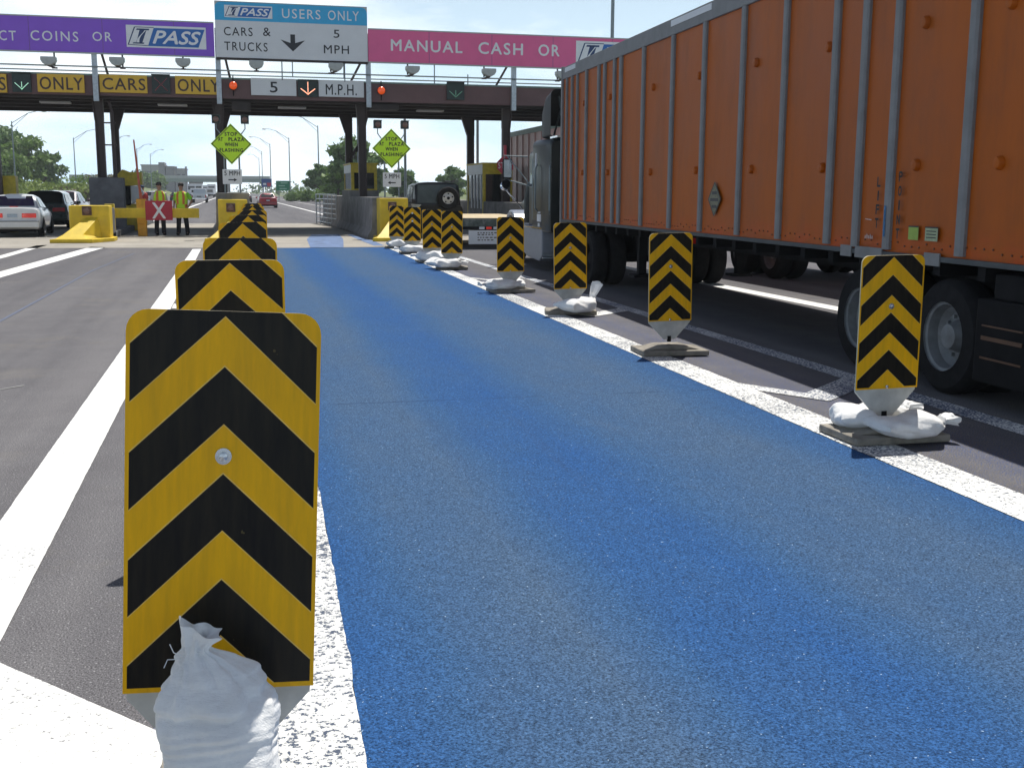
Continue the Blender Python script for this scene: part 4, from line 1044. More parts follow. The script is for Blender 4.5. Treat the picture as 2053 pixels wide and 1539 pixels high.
# ================================================================== CARS
def car(name, label, cat, loc, rz, L, W, st, gh, paint, group=None, wheels=None, wr=0.31, rear=True, lit=False, m_lamp=None, plate=True, suv=False, glass=None):
    """st: stations (y, z_low, z_belt, half-width factor); gh: (y rear belt, y rear roof, y front roof, y front belt, roof z, roof half-width factor)
    origin under the middle of the rear bumper, y forward"""
    t = thing(name, label, cat, loc, rz, group)
    w = W / 2
    def belt(y):
        for a, b in zip(st, st[1:]):
            if a[0] <= y <= b[0]:
                q = (y - a[0]) / (b[0] - a[0]); return a[2] + (b[2] - a[2]) * q, a[3] + (b[3] - a[3]) * q
        return (st[0][2], st[0][3]) if y < st[0][0] else (st[-1][2], st[-1][3])
    rings = []
    for (y, zl, zb, k) in st:
        h = zb - zl; a = w * k
        half = [(a * 0.86, zl), (a * 0.97, zl + 0.10 * h), (a, zl + 0.42 * h), (a * 0.985, zl + 0.80 * h), (a * 0.93, zl + 0.95 * h), (a * 0.80, zb), (a * 0.35, zb + 0.018)]
        rings.append([(x, y, z) for x, z in half] + [(-x, y, z) for x, z in reversed(half)])
    mb = MB(); mb.loft(rings)
    # greenhouse shell
    yrb, yrr, yfr, yfb, zr, kr = gh
    zb1, k1 = belt(yrb); zb2, k2 = belt(yfb)
    rb = w * k1 * 0.90; fb = w * k2 * 0.90; rf = w * kr
    def gring(y, zb, hb, z2, hr):
        return [(hb, y, zb - 0.03), (hr + 0.03, y, z2 - 0.09), (hr * 0.86, y, z2 - 0.02), (hr * 0.4, y, z2 + 0.012), (-hr * 0.4, y, z2 + 0.012), (-hr * 0.86, y, z2 - 0.02), (-hr - 0.03, y, z2 - 0.09), (-hb, y, zb - 0.03)]
    ym = (yrr + yfr) / 2
    zm, _ = belt(ym)
    A = [[(rb, yrb, zb1 - 0.02)] * 1 + [(rb * 0.9, yrb, zb1 - 0.02), (rb * 0.7, yrb, zb1), (rb * .3, yrb, zb1), (-rb * .3, yrb, zb1), (-rb * .7, yrb, zb1), (-rb * .9, yrb, zb1 - .02), (-rb, yrb, zb1 - 0.02)],
         gring(yrr, belt(yrr)[0], rb, zr, rf), gring(ym, zm, w * 0.9, zr + 0.02, rf), gring(yfr, belt(yfr)[0], fb, zr - 0.01, rf),
         [(fb, yfb, zb2 - 0.02), (fb * 0.9, yfb, zb2 - 0.02), (fb * .7, yfb, zb2), (fb * .3, yfb, zb2), (-fb * .3, yfb, zb2), (-fb * .7, yfb, zb2), (-fb * .9, yfb, zb2 - .02), (-fb, yfb, zb2 - 0.02)]]
    mb.loft(A)
    # dark wheel arches
    wh = wheels or (0.19 * L, 0.81 * L)
    for y in wh:
        for s in (-1, 1):
            ring = [(s * (w * 0.995 + 0.004), y + (wr + 0.055) * math.cos(PI * k / 14), wr + (wr + 0.055) * math.sin(PI * k / 14)) for k in range(15)]
            mb.add(ring + [(s * (w * 0.995 + 0.004), y - wr, 0.16), (s * (w * 0.995 + 0.004), y + wr, 0.16)], [tuple(range(17))], 1)
    mb.build('body', [paint, M_TRIM], t, sharp=28)
    def lerp(a, b, q): return tuple(a[i] + (b[i] - a[i]) * q for i in range(3))
    def pane(name_, c, off, u0, u1, v0, v1):
        bl, br, tr, tl = c
        def P(u, v): return lerp(lerp(bl, br, u), lerp(tl, tr, u), v)
        q = MB(); a = [P(u0, v0), P(u1, v0), P(u1, v1), P(u0, v1)]
        q.add([tuple(p[i] + off[i] for i in range(3)) for p in a], [(0, 1, 2, 3)])
        return q.build(name_, glass or M_GLASS, t, fix=False)
    nr = (0, -0.015, 0.015)
    pane('rear_window', ((-rb * .93, yrb, zb1), (rb * .93, yrb, zb1), (rf, yrr, zr - 0.03), (-rf, yrr, zr - 0.03)), (0, -0.02, 0.015), 0.05, 0.95, 0.10, 0.93)
    pane('windscreen', ((fb * .93, yfb, zb2), (-fb * .93, yfb, zb2), (-rf, yfr, zr - 0.03), (rf, yfr, zr - 0.03)), (0, 0.02, 0.015), 0.05, 0.95, 0.08, 0.93)
    for s in (-1, 1):
        bl = (s * rb, yrb, zb1 + 0.0); tl = (s * (rf + 0.03), yrr, zr - 0.09); br = (s * fb, yfb, zb2); tr_ = (s * (rf + 0.03), yfr, zr - 0.09)
        for (u0, u1) in ((0.14, 0.47), (0.51, 0.84)):
            pane('side_window', (bl, br, tr_, tl), (s * 0.022, 0, 0), u0, u1, 0.10, 0.93)
    for y in wh:
        for s in (-1, 1):
            o = MB(); r = wr; ww = 0.2
            o.lathe([(r * .6, 0), (r * .72, s * .012), (r * .93, 0), (r, -s * .03), (r, -s * (ww - .03)), (r * .9, -s * ww), (r * .3, -s * ww)], (s * (w + 0.012), y, r), 'x', 24, caps=False)
            o = o.build('wheel', M_TYRE, t)
            q = MB(); q.lathe([(r * .63, -s * .0), (r * .60, -s * .02), (r * .52, -s * .035), (r * .2, -s * .02), (.001, -s * .015)], (s * (w + 0.012), y, r), 'x', 20, caps=False); q.build('rim', M_RIM, o)
    z0, zl, k0 = st[0][2], st[0][1], st[0][3]; a = w * k0
    h = z0 - zl
    if rear:
        for s in (-1, 1):
            q = MB(); q.bx(s * a * 0.36, s * a * 0.90, -0.025, 0.02, zl + 0.52 * h, zl + 0.76 * h) if not suv else q.bx(s * a * 0.84, s * a * 0.98, -0.02, 0.04, zl + 0.35 * h, zl + 0.62 * h)
            q.build('tail_light', M_TAILON if lit else M_TAIL, t, bevel=0.008)
        q = MB(); q.bx(-a * 0.98, a * 0.98, -0.10, 0.03, zl - 0.0, zl + 0.36 * h); q.build('rear_bumper', paint, t, bevel=0.03)
        q = MB(); q.bx(-a * 0.99, a * 0.99, -0.108, -0.02, zl + 0.31 * h, zl + 0.345 * h); q.build('bumper_strip', M_TRIM, t)
        if plate:
            q = MB(); q.bx(-0.155, 0.155, -0.03, 0.0, zl + 0.54 * h, zl + 0.72 * h); q.build('licence_plate', M_LPLATE, t)
    for s in (-1, 1):
        q = MB(); yy = yfb - 0.35; zz, kk = belt(yy); q.sphere((s * (w * kk + 0.06), yy, zz + 0.06), 0.10, sc=(1.0, 0.7, 0.75)); q.build('wing_mirror', M_TRIM if paint is M_CARW else paint, t)
    q = MB(); q.bx(-w * 0.75, w * 0.75, 0.25, L - 0.3, 0.17, st[0][1] + 0.05); q.build('underbody', M_CHASSIS, t)
    return t
SED = [(0.0, 0.33, 0.94, 0.93), (0.10, 0.27, 0.97, 0.97), (0.6, 0.24, 0.98, 0.99), (1.5, 0.22, 0.95, 1.0), (2.8, 0.22, 0.93, 1.0), (3.5, 0.22, 0.88, 0.99), (4.3, 0.24, 0.80, 0.96), (4.58, 0.30, 0.70, 0.90), (4.65, 0.36, 0.60, 0.84)]
SGH = (0.62, 1.20, 2.5, 3.35, 1.40, 0.66)
VAN = [(0.0, 0.38, 1.02, 0.95), (0.08, 0.30, 1.04, 0.98), (0.6, 0.26, 1.05, 1.0), (2.4, 0.26, 1.02, 1.0), (3.4, 0.26, 0.98, 0.99), (4.3, 0.28, 0.88, 0.95), (4.6, 0.34, 0.66, 0.88)]
VGH = (0.03, 0.50, 2.6, 3.6, 1.53, 0.70)
SUVS = [(0.0, 0.48, 1.10, 0.96), (0.06, 0.42, 1.12, 0.98), (0.6, 0.40, 1.13, 1.0), (2.6, 0.40, 1.12, 1.0), (3.3, 0.40, 1.10, 0.99), (4.3, 0.42, 1.06, 0.96), (4.45, 0.46, 0.8, 0.93)]
SUGH = (0.03, 0.20, 2.5, 3.15, 1.88, 0.78)

sed = car('sedan', 'white boxy sedan with lit red tail lights waiting left of the yellow nose', 'car', (-7.16, 40.6, 0.004), R(3), 4.65, 1.76, SED, SGH, M_CARW, lit=True)
q = MB(); q.bx(-0.13, 0.13, 0.50, 0.60, 0.99, 1.02); q.build('brake_light', M_TAILON, sed)
car('sedan', 'white car entering at the left picture edge, only its front wheel side in view', 'car', (-7.95, 30.4, 0.004), R(-2), 4.6, 1.74, SED, SGH, M_CARW)
car('estate_car', 'dark green estate car with pale roof beyond the white sedan', 'car', (-7.40, 48.8, 0.004), R(1), 4.6, 1.82, VAN, VGH, M_CARG)
car('hatchback', 'maroon and silver car behind the yellow nose, ahead of the green estate', 'car', (-8.5, 61.5, 0.0), R(-1), 4.4, 1.76, VAN, (0.1, 0.7, 2.4, 3.4, 1.52, 0.68), M_CARM)
car('sedan', 'small red sedan driving away down the blue lane exit', 'car', (3.2, 112, 0.0), R(1), 4.6, 1.8, SED, SGH, M_CARR)
suv = car('off_roader', 'black off-roader with spare wheel on its tail at the right toll lane', 'car', (6.75, 38.4, 0.004), R(-3), 4.5, 1.86, SUVS, SUGH, M_CARK, wr=0.37, suv=True, glass=mat('grey_tinted_glass', (0.075, 0.092, 0.090), 0.15, spec=0.4, var=0.3, scale=2))
q = MB(); q.lathe([(0.20, 0.0), (0.25, -0.02), (0.35, -0.01), (0.385, 0.04), (0.385, 0.16), (0.33, 0.22)], (0.36, -0.16, 1.36), 'y', 32, caps=False); sp = q.build('spare_wheel', M_TYRE, suv)
q = MB(); q.lathe([(0.245, -0.012), (0.225, 0.0), (0.19, 0.03), (0.11, 0.01), (0.085, -0.015), (0.001, -0.02)], (0.36, -0.16, 1.36), 'y', 28, caps=False)
q.build('rim', mat('spare_rim_white', (0.55, 0.55, 0.54), 0.4, 0.2), sp)
q = MB()
for k in range(5):
    a = 2 * PI * k / 5 + 0.3; q.lathe([(0.028, -0.008), (0.001, -0.010)], (0.36 + 0.15 * math.cos(a), -0.155, 1.36 + 0.15 * math.sin(a)), 'y', 10)
q.lathe([(0.055, -0.024), (0.001, -0.026)], (0.36, -0.16, 1.36), 'y', 14)
q.build('rim_hole', M_CHASSIS, sp)
q = MB(); q.quad((-0.90, -0.035, 1.16), (-0.55, -0.035, 1.14), (-0.66, -0.035, 1.02), (-0.86, -0.035, 1.02)); q.build('painted_reflection', mat('pale_reflection_panel', (0.42, 0.45, 0.46), 0.2), suv, fix=False)  # white reflection on the tail, painted as a flat pale patch
q = MB(); q.tube([(-0.62, 1.0, 1.93), (-0.62, 2.6, 1.95)], 0.02); q.tube([(0.62, 1.0, 1.93), (0.62, 2.6, 1.95)], 0.02); q.build('roof_rack', M_TRIM, suv)

fb = thing('flatbed_trailer', 'low flatbed trailer with pale plank deck behind the black off-roader', 'trailer', (6.05, 30.9, 0), R(-2.0))
q = MB(); q.bx(0, 2.35, 0, 6.3, 0.80, 0.86); q.build('deck', M_WOOD, fb, bevel=0.005)
q = MB(); q.bx(-0.02, 2.37, -0.02, 0.0, 0.60, 0.845); q.bx(-0.02, 0.0, 0.0, 6.3, 0.66, 0.84); q.bx(2.35, 2.37, 0.0, 6.3, 0.66, 0.84)
for x in (0.4, 1.85): q.bx(x, x + 0.1, 0.0, 6.8, 0.5, 0.80)
q.build('frame', mat('worn_green_steel', (0.08, 0.10, 0.085), 0.6, var=0.5, scale=9, dirt=(0.3, 0.3, 0.28)), fb)
q = MB(); q.bx(0.05, 2.3, -0.05, -0.022, 0.545, 0.625); q.build('lamp_bar', M_CHASSIS, fb)
for x, mm in ((0.62, M_SGREY), (0.82, M_TAILON), (1.02, M_SGREY), (1.24, M_TAIL)):
    q = MB(); q.bx(x - 0.075, x + 0.075, -0.072, -0.051, 0.55, 0.62); q.build('tail_light', mm, fb, bevel=0.01)
q = MB(); q.bx(1.33, 1.95, -0.054, -0.051, 0.555, 0.615); q.build('reflector_strip', M_TAIL, fb)
q = MB(); q.bx(0.25, 1.12, -0.045, -0.025, 0.14, 0.52); sgn = q.build('notice_board', M_SGREY, fb)
q = MB(); rr = random.Random(4)
for z in (0.44, 0.39, 0.31, 0.24):
    x = 0.5
    while x < 0.98:
        w_ = rr.uniform(0.03, 0.09); q.quad((x, -0.048, z), (x + w_, -0.048, z), (x + w_, -0.048, z + 0.028), (x, -0.048, z + 0.028)); x += w_ + 0.035
q.build('print', M_SBRN, sgn, fix=False)
for x, s in ((0.0, -1), (2.35, 1)):
    for y in (2.6, 3.5): wheel(fb, x + s * 0.02 if s < 0 else x + 0.02, y, 0.37, 0.2, s, False)
q = MB(); q.tube([(1.17, 6.6, 0.5), (1.0, 7.8, 0.48)], 0.05); q.build('drawbar', M_CHASSIS, fb)

# ================================================================== TOLL PLAZA CANOPY
YF = 44.0           # fascia plane
def A(px, py, Y=YF): return at(px, py, Y)
cp = thing('toll_canopy', 'long maroon toll plaza canopy on dark steel columns spanning all lanes', 'canopy', (0, YF, 0))
def W_(mb): return mb.shift((0, -YF, 0))
X0, X1 = -26.0, 34.0
q = MB(); q.bx(X0, X1, YF + 0.05, 52.7, 5.02, 5.18); 
for k in range(5): q.bx(X0, X1, YF + 0.4 + k * 1.95, YF + 0.62 + k * 1.95, 4.86 if k in (0, 4) else 4.9, 5.02)
W_(q).build('roof_deck', M_DARK, cp)
q = MB(); q.bx(X0, X1, YF, YF + 0.05, 4.93, 5.62); q.bx(X0, X1, 52.7, 52.75, 4.93, 5.62); W_(q).build('fascia', M_FASC, cp)
q = MB(); q.bx(X0, X1, YF - 0.03, YF + 0.3, 5.62, 5.68); q.bx(X0, X1, 52.5, 52.78, 5.62, 5.68); q.bx(X0, X1, YF + 0.3, 52.5, 5.6, 5.64); W_(q).build('roof_flashing', M_FLASH, cp)
def column(x, y, flare):
    q = MB()
    w = 0.13
    prof = [(x - w, 0), (x + w, 0), (x + w, 4.1)]
    fe = 0.07 if y < 48 else 0.26
    prof += [(x + w + (fe if flare in ('r', 'b') else 0.0), 4.9), (x - w - (fe if flare in ('l', 'b') else 0.0), 4.9), (x - w, 4.1)]
    q.prism(prof, 'y', y - 0.02, y + 0.02)
    q.bx(x - w - 0.02, x - w + 0.02, y - 0.14, y + 0.14, 0.0, 4.12); q.bx(x + w - 0.02, x + w + 0.02, y - 0.14, y + 0.14, 0.0, 4.12)
    for s, fl in ((-1, 'l'), (1, 'r')):
        e = fe if flare in (fl, 'b') else 0.0
        q.prism([(x + s * w, 4.1), (x + s * (w + e), 4.9), (x + s * (w + e + 0.03), 4.9), (x + s * (w + 0.03), 4.1)], 'y', y - 0.14, y + 0.14)
    q.bx(x - 0.25, x + 0.25, y - 0.25, y + 0.25, 0.0, 0.04)
    return W_(q).build('column', M_STEELB, cp)
NEARC = [(-14.0, 'b'), (-8.35, 'l'), (-4.72, 'l'), (-0.45, 'b'), (4.95, 'b'), (10.72, 'r'), (16.4, 'b'), (22.0, 'b'), (27.6, 'b')]
for x, f_ in NEARC: column(x, 45.0, f_)
for x, f_ in [(-14.0, 'b'), (-9.95, 'b'), (-4.75, 'r'), (-0.40, 'b'), (5.02, 'l'), (10.5, 'l'), (16.4, 'b'), (22.0, 'b'), (27.6, 'b')]: column(x, 51.0, f_)
q = MB(); q.prism([(5.30, 3.3), (5.42, 3.3), (5.92, 4.9), (5.75, 4.9)], 'y', 50.9, 51.1); q.prism([(5.02, 3.05), (5.12, 3.0), (5.45, 3.5), (5.35, 3.55)], 'y', 50.9, 51.1); W_(q).build('brace', M_STEELB, cp)
# galvanised sign posts and raking stays in front of the fascia
for x in (-10.2, -4.66, -0.38, 5.10, 10.75, 16.4):
    q = MB(); q.bx(x - 0.09, x + 0.09, YF - 0.22, YF - 0.06, 4.72, 7.4); W_(q).build('sign_post', M_GALV, cp)
    s = 1 if x < 3 else -1
    q = MB(); q.tube([(x + s * 0.25, YF - 0.1, 6.4), (x + s * 0.42 * (1 if s > 0 else 1.6), YF + 0.2, 5.6)], 0.045); W_(q).build('stay', M_STEELB, cp)
for y, z, r_ in ((YF - 0.30, 5.90, 0.028), (YF + 0.9, 5.86, 0.025)):
    q = MB(); q.tube([(X0, y, z), (X1, y, z)], r_, 6); W_(q).build('pipe_rail', M_GALVD, cp)
q = MB()
for x in (1.9, 4.2, 7.6, 8.9): q.tube([(x, YF - 0.30, 5.62), (x, YF - 0.3, 6.4 if x < 8 else 6.02)], 0.022, 6)
W_(q).build('rail_stub', M_GALVD, cp)
for x in (-6.5, -2.2, 2.4, 8.0):
    q = MB(); q.bx(x - 0.55, x + 0.55, 46.9, 47.35, 4.84, 4.90); W_(q).build('ceiling_light', M_SGREY, cp, bevel=0.01)
q = MB(); q.tube([(-4.35, 44.9, 4.8), (-4.25, 44.9, 4.4), (-4.22, 44.9, 1.6)], 0.05)
for z in (4.0, 3.2, 2.0): q.bx(-4.62, -4.15, 44.85, 44.95, z, z + 0.05)
W_(q).build('conduit', M_STEELB, cp)
for a_ in ((0.05, 0.75, 44.3, 45.0, 4.55, 4.85), (5.2, 6.3, 44.2, 45.0, 4.68, 4.86)):
    q = MB(); q.bx(*a_); W_(q).build('junction_box', M_DARK, cp)

# ---------- big overhead signs
YSN = YF - 0.32
def S(px, py): return at(px, py, YSN)
def fbox(p0, p1, p2, p3):
    """text box from pixel corner samples (left, right, top, bottom) at the sign plane"""
def sign_root(name, label, cat, px, py, group=None):
    p = S(px, py); return thing(name, label, cat, (p.x, YSN, 0), 0, group), p.x
def board(root, x0, x1, z0, z1, m, rx, name='sign_board', d=0.08, edge=True, y=0.0):
    q = MB(); q.bx(x0 - rx, x1 - rx, y, y + d, z0, z1); o = q.build(name, m, root)
    if edge:
        e = MB()
        for (a, b, c, dd) in ((x0, x1, z1 - 0.01, z1 + 0.035), (x0, x1, z0 - 0.035, z0 + 0.01)): e.bx(a - rx, b - rx, y - 0.015, y + d, c, dd)
        e.build('sign_frame', M_GREY, root)
    return o
def put(root, rx, txt, pxl, pxr, pyt, pyb, m, y=-0.005, **kw):
    """lettering whose box runs between pixel columns pxl..pxr; pyt/pyb are its top and bottom at the left end"""
    a = S(pxl, pyt); b = S(pxl, pyb); c = S(pxr, pyt)
    return text(txt, a.x - rx, c.x - rx, b.z, a.z, y, m, root, **kw)
def logo(root, x0, x1, z0, z1, y=-0.012):
    """white panel, outlined parallelogram, blue slanted field with PASS, serifed I with a road curving through it"""
    w = x1 - x0; h = z1 - z0
    q = MB(); q.bx(x0, x1, y, y + 0.008, z0, z1); lg = q.build('logo_panel', M_SWHITE, root)
    P = lambda u, v: (x0 + w * u, y - 0.003, z0 + h * v)
    q = MB(); q.quad(P(0.265, 0.07), P(0.90, 0.07), P(0.985, 0.90), P(0.345, 0.90)); q.build('logo_field', M_LBLUE, lg, fix=False)
    q = MB()
    for a, b in (((0.02, 0.10), (0.265, 0.07)), ((0.11, 0.90), (0.345, 0.90))): q.quad(P(a[0], a[1]), P(b[0], b[1]), P(b[0], b[1] + 0.03), P(a[0], a[1] + 0.03))
    q.quad(P(0.012, 0.10), P(0.026, 0.10), P(0.116, 0.92), P(0.10, 0.92)); q.build('logo_outline', M_NAVY, lg, fix=False)
    q = MB()
    # serifs
    q.quad(P(0.075, 0.16), P(0.215, 0.16), P(0.220, 0.22), P(0.085, 0.22)); q.quad(P(0.125, 0.78), P(0.285, 0.78), P(0.290, 0.85), P(0.135, 0.85))
    # two limbs with the road between
    n = 10
    for k in range(n):
        v0, v1 = 0.2 + 0.6 * k / n, 0.2 + 0.6 * (k + 1) / n
        def lx(v): return 0.095 + 0.08 * v
        def m1(v): return 0.125 + 0.10 * v - 0.03 * math.sin(v * 5.5)
        def m2(v): return 0.165 + 0.085 * v - 0.045 * math.sin(v * 4.2)
        def rx(v): return 0.175 + 0.10 * v
        q.quad(P(lx(v0) + 0.01, v0), P(m1(v0), v0), P(m1(v1), v1), P(lx(v1) + 0.01, v1))
        q.quad(P(m2(v0) + 0.012, v0), P(rx(v0), v0), P(rx(v1), v1), P(m2(v1) + 0.012, v1))
    q.build('logo_emblem', M_NAVY, lg, fix=False)
    t = text_mb('PASS', x0 + w * 0.33, x0 + w * 0.93, z0 + h * 0.20, z0 + h * 0.78, y - 0.006, bold=0.045, shear=0.32, spacing=1.0)
    t.build('logo_lettering', M_SWHITE, lg, fix=False)
    return lg
PZ0, PZ1 = 6.37, 7.55
# purple
ps, rx = sign_root('overhead_sign', 'long purple overhead sign reading COINS OR with a blue PASS logo', 'sign', 215, 70)
xl = -11.2; xr = S(429.5, 70).x
board(ps, xl, xr - 0.01, PZ0, PZ1, M_PURP, rx)
put(ps, rx, 'COINS', 60.6, 156, 61, 81, M_SWHITE, bold=0.012, spacing=1.25)
put(ps, rx, 'OR', 185, 223.5, 64, 82.5, M_SWHITE, bold=0.012, spacing=1.25)
a = S(31, 60); b = S(-58, 60)
put(ps, rx, 'EXACT', -58, 31, 59, 79, M_SWHITE, bold=0.012, spacing=1.25)
a = S(252, 50); b = S(414, 101); logo(ps, a.x - rx, b.x - rx, b.z + 0.02, a.z)
# pink
kk, rx = sign_root('overhead_sign', 'long magenta overhead sign reading MANUAL CASH OR', 'sign', 950, 95)
xl2 = S(737.5, 90).x
board(kk, xl2 + 0.01, 17.2, PZ0, PZ1, M_PINK, rx)
put(kk, rx, 'MANUAL', 784, 926.5, 79.5, 102, M_SWHITE, bold=0.035, spacing=1.2)
put(kk, rx, 'CASH', 959.5, 1048, 85, 108, M_SWHITE, bold=0.035, spacing=1.2)
put(kk, rx, 'OR', 1080, 1121.5, 89.5, 112, M_SWHITE, bold=0.035, spacing=1.2)
a = S(1155, 82); logo(kk, a.x - rx, a.x - rx + 3.3, a.z - 0.98, a.z)
# white and light blue
ws, rx = sign_root('overhead_sign', 'grey-white overhead sign with light blue header reading USERS ONLY', 'sign', 585, 60)
xa, xb = S(431.5, 60).x, S(736, 60).x
board(ws, xa, xb, 6.36, 7.66, M_SGREY, rx, y=-0.05, d=0.13, edge=False)
hp = rrect((xb - xa) / 2, 7.663, 8.30, 0.22)
q = MB(); q.prism([(x, z) for x, z in hp], 'y', -0.045, 0.08); q.shift(((xa + xb) / 2 - rx, 0, 0)); q.build('sign_header', M_CYAN, ws)
q = MB(); q.bx(xa - rx, xb - rx, -0.03, 0.07, 8.12, 8.335); q.build('header_corner', M_GREY, ws)
q = MB(); q.bx(xa - rx, xb - rx, -0.06, 0.09, 6.28, 6.355); q.build('sign_frame', M_DARK, ws)
put(ws, rx, 'USERS', 565, 642, 18, 37, M_SWHITE, y=-0.05, bold=0.008, spacing=1.2)
put(ws, rx, 'ONLY', 657, 719, 21.5, 41, M_SWHITE, y=-0.05, bold=0.008, spacing=1.2)
a = S(449, 10.5); b = S(546, 39); logo(ws, a.x - rx, b.x - rx, b.z, a.z, y=-0.062)
yt = -0.056
put(ws, rx, 'CARS', 448.5, 506, 54.5, 71.5, M_SBLACK, y=yt, bold=0.008, spacing=1.2)
put(ws, rx, '&', 527, 542, 56, 73, M_SBLACK, y=yt, bold=0.008)
put(ws, rx, 'TRUCKS', 449.5, 536, 84, 101.5, M_SBLACK, y=yt, bold=0.008, spacing=1.2)
put(ws, rx, '5', 668.5, 680, 60.5, 76.5, M_SBLACK, y=yt, bold=0.012)
put(ws, rx, 'MPH', 649, 699, 91, 107.5, M_SBLACK, y=yt, bold=0.012, spacing=1.15)
c = S(586.5, 70); b = S(586.5, 104); l_ = S(562.5, 80); r_ = S(611, 82)
cx = c.x - rx; hw = 0.085
q = MB(); zt_, zb_ = c.z, b.z
q.add([(cx - hw, yt, zt_), (cx - hw, yt, zb_ + 0.30), (l_.x - rx, yt, l_.z + 0.0), (l_.x - rx + 0.05, yt, l_.z - 0.05), (cx, yt, zb_), (r_.x - rx - 0.05, yt, r_.z - 0.05), (r_.x - rx, yt, r_.z + 0.0), (cx + hw, yt, zb_ + 0.30), (cx + hw, yt, zt_)], [(0, 1, 7, 8), (1, 2, 3, 4), (1, 4, 7), (7, 4, 5, 6)])
q.build('arrow', M_SBLACK, ws, fix=False)
for px in (586, 689):
    p = S(px, 120); q = MB(); q.tube([(p.x - rx, 0.03, 5.75), (p.x - rx, 0.03, 6.3)], 0.02, 6); q.build('hanger', M_GALVD, ws)

for root_, xs_ in ((ps, (-9.2, -6.76, -4.32, -1.88)), (kk, (7.4, 9.84, 12.28, 14.7))):
    for xv in xs_:
        q = MB(); q.bx(xv - root_.location.x - 0.008, xv - root_.location.x + 0.008, -0.003, 0.0, PZ0 + 0.01, PZ1 - 0.01); q.build('panel_seam', mat('sign_seam', (0.20, 0.10, 0.25), 0.6), root_)
# ---------- boards on the fascia
YB = YF - 0.10
def fboard(label, pl, pr, pt, pb, m, txts, mt, name='lane_sign', group='fascia lane boards'):
    a = at(pl, pt, YB); b = at(pr, pb, YB); xm = (a.x + b.x) / 2
    t = thing(name, label, 'sign', (xm, YB, 0), 0, group)
    q = MB(); q.bx(a.x - xm, b.x - xm, 0, 0.09, b.z, a.z); q.build('sign_board', m, t, bevel=0.01)
    for (tx, l, r, tt, bb, bold) in txts:
        p0 = at(l, tt, YB); p1 = at(l, bb, YB); p2 = at(r, tt, YB)
        text(tx, p0.x - xm, p2.x - xm, p1.z, p0.z, -0.005, mt, t, bold=bold, spacing=1.12)
    return t
fboard('amber board cut by the left picture edge, only its S in view', -85, 14.5, 146, 186, M_SYEL, [('CARS', -78, 10, 153, 179, 0.02)], M_SBRN)
fboard('amber ONLY board beside the lit green arrow at far left', 73.5, 170, 148, 186.5, M_SYEL, [('ONLY', 79, 165, 154, 179, 0.02)], M_SBRN)
fboard('amber CARS board left of the dark red cross signal', 198.5, 296, 149.5, 187.5, M_SYEL, [('CARS', 205, 290.5, 156, 179.5, 0.02)], M_SBRN)
fboard('amber ONLY board touching the left red beacon', 350.5, 444.5, 152, 190.5, M_SYEL, [('ONLY', 356, 439, 158.5, 183, 0.02)], M_SBRN)
fboard('pale grey board with a single 5 left of the orange arrow', 502.5, 594.5, 156, 193, M_SGREY, [('5', 541, 556, 164.5, 185.5, 0.02)], M_SBLACK)
fboard('pale grey M.P.H. board right of the orange arrow', 638.5, 730, 160, 196, M_SGREY, [('M.P.H.', 653, 715, 169, 190, 0.012)], M_SBLACK)
def signal(label, pl, pr, pt, pb, kind, m):
    a = at(pl, pt, YB); b = at(pr, pb, YB); xm = (a.x + b.x) / 2; w = (b.x - a.x); h = a.z - b.z; zc = (a.z + b.z) / 2
    t = thing('lane_signal', label, 'traffic signal', (xm, YB, 0), 0, 'lane control signals on the fascia')
    q = MB(); q.bx(-w / 2, w / 2, -0.02, 0.09, b.z, a.z); q.bx(-w / 2 - .01, w / 2 + .01, -0.14, 0.05, a.z, a.z + 0.025); q.build('housing', M_SIGBOX, t, bevel=0.008)
    q = MB(); dots = []
    if kind == 'x':
        for k in range(-5, 6): dots += [(k * w * 0.065, k * h * 0.065), (k * w * 0.065, -k * h * 0.065)]
    else:
        for k in range(9): dots += [(k * w * 0.043, -h * 0.34 + k * h * 0.040), (-k * w * 0.043, -h * 0.34 + k * h * 0.040)]
        for k in range(9 if kind == 'big' else 5): dots.append((0, -h * 0.22 + k * h * (0.075 if kind == 'big' else 0.06)))
    r_ = 0.020 if kind == 'big' else 0.0145
    for x, z in dots: q.lathe([(r_, -0.022), (r_ * 0.7, -0.032), (0.001, -0.036)], (x, 0, zc + z), 'y', 8)
    q.build('lamps', m, t)
    return t
signal('dark lane signal with bright green arrow at far left', 23, 63.5, 146.5, 185.5, 'arrow', M_LEDG)
signal('dark lane signal with dim red cross between CARS and ONLY', 303.5, 342, 150.5, 188.5, 'x', M_LEDX)
signal('dark lane signal with orange arrow between 5 and M.P.H.', 597, 637.5, 161, 195, 'big', M_LEDO)
signal('dark lane signal with faint green arrow on the right of the fascia', 896, 931, 165, 201, 'arrow', M_LEDGD)
for px, py, lab in ((467.5, 172, 'round red beacon on the fascia beside the amber ONLY board'), (764.5, 182, 'round red beacon on the fascia right of the M.P.H. board')):
    p = at(px, py, YF - 0.15)
    t = thing('red_beacon', lab, 'beacon', (p.x, YF - 0.15, p.z), 0, 'round red beacons on the fascia')
    q = MB(); q.lathe([(0.145, 0.10), (0.16, 0.0), (0.15, -0.04)], (0, 0, 0), 'y', 24); q.tube([(0, 0.05, -0.36), (0, 0.05, 0.36)], 0.02, 8); q.build('housing', M_CHASSIS, t)
    q = MB(); q.lathe([(0.15, -0.02), (0.14, -0.06), (0.09, -0.11), (0.001, -0.13)], (0, 0, 0), 'y', 24); q.build('lens', M_LENSR, t)
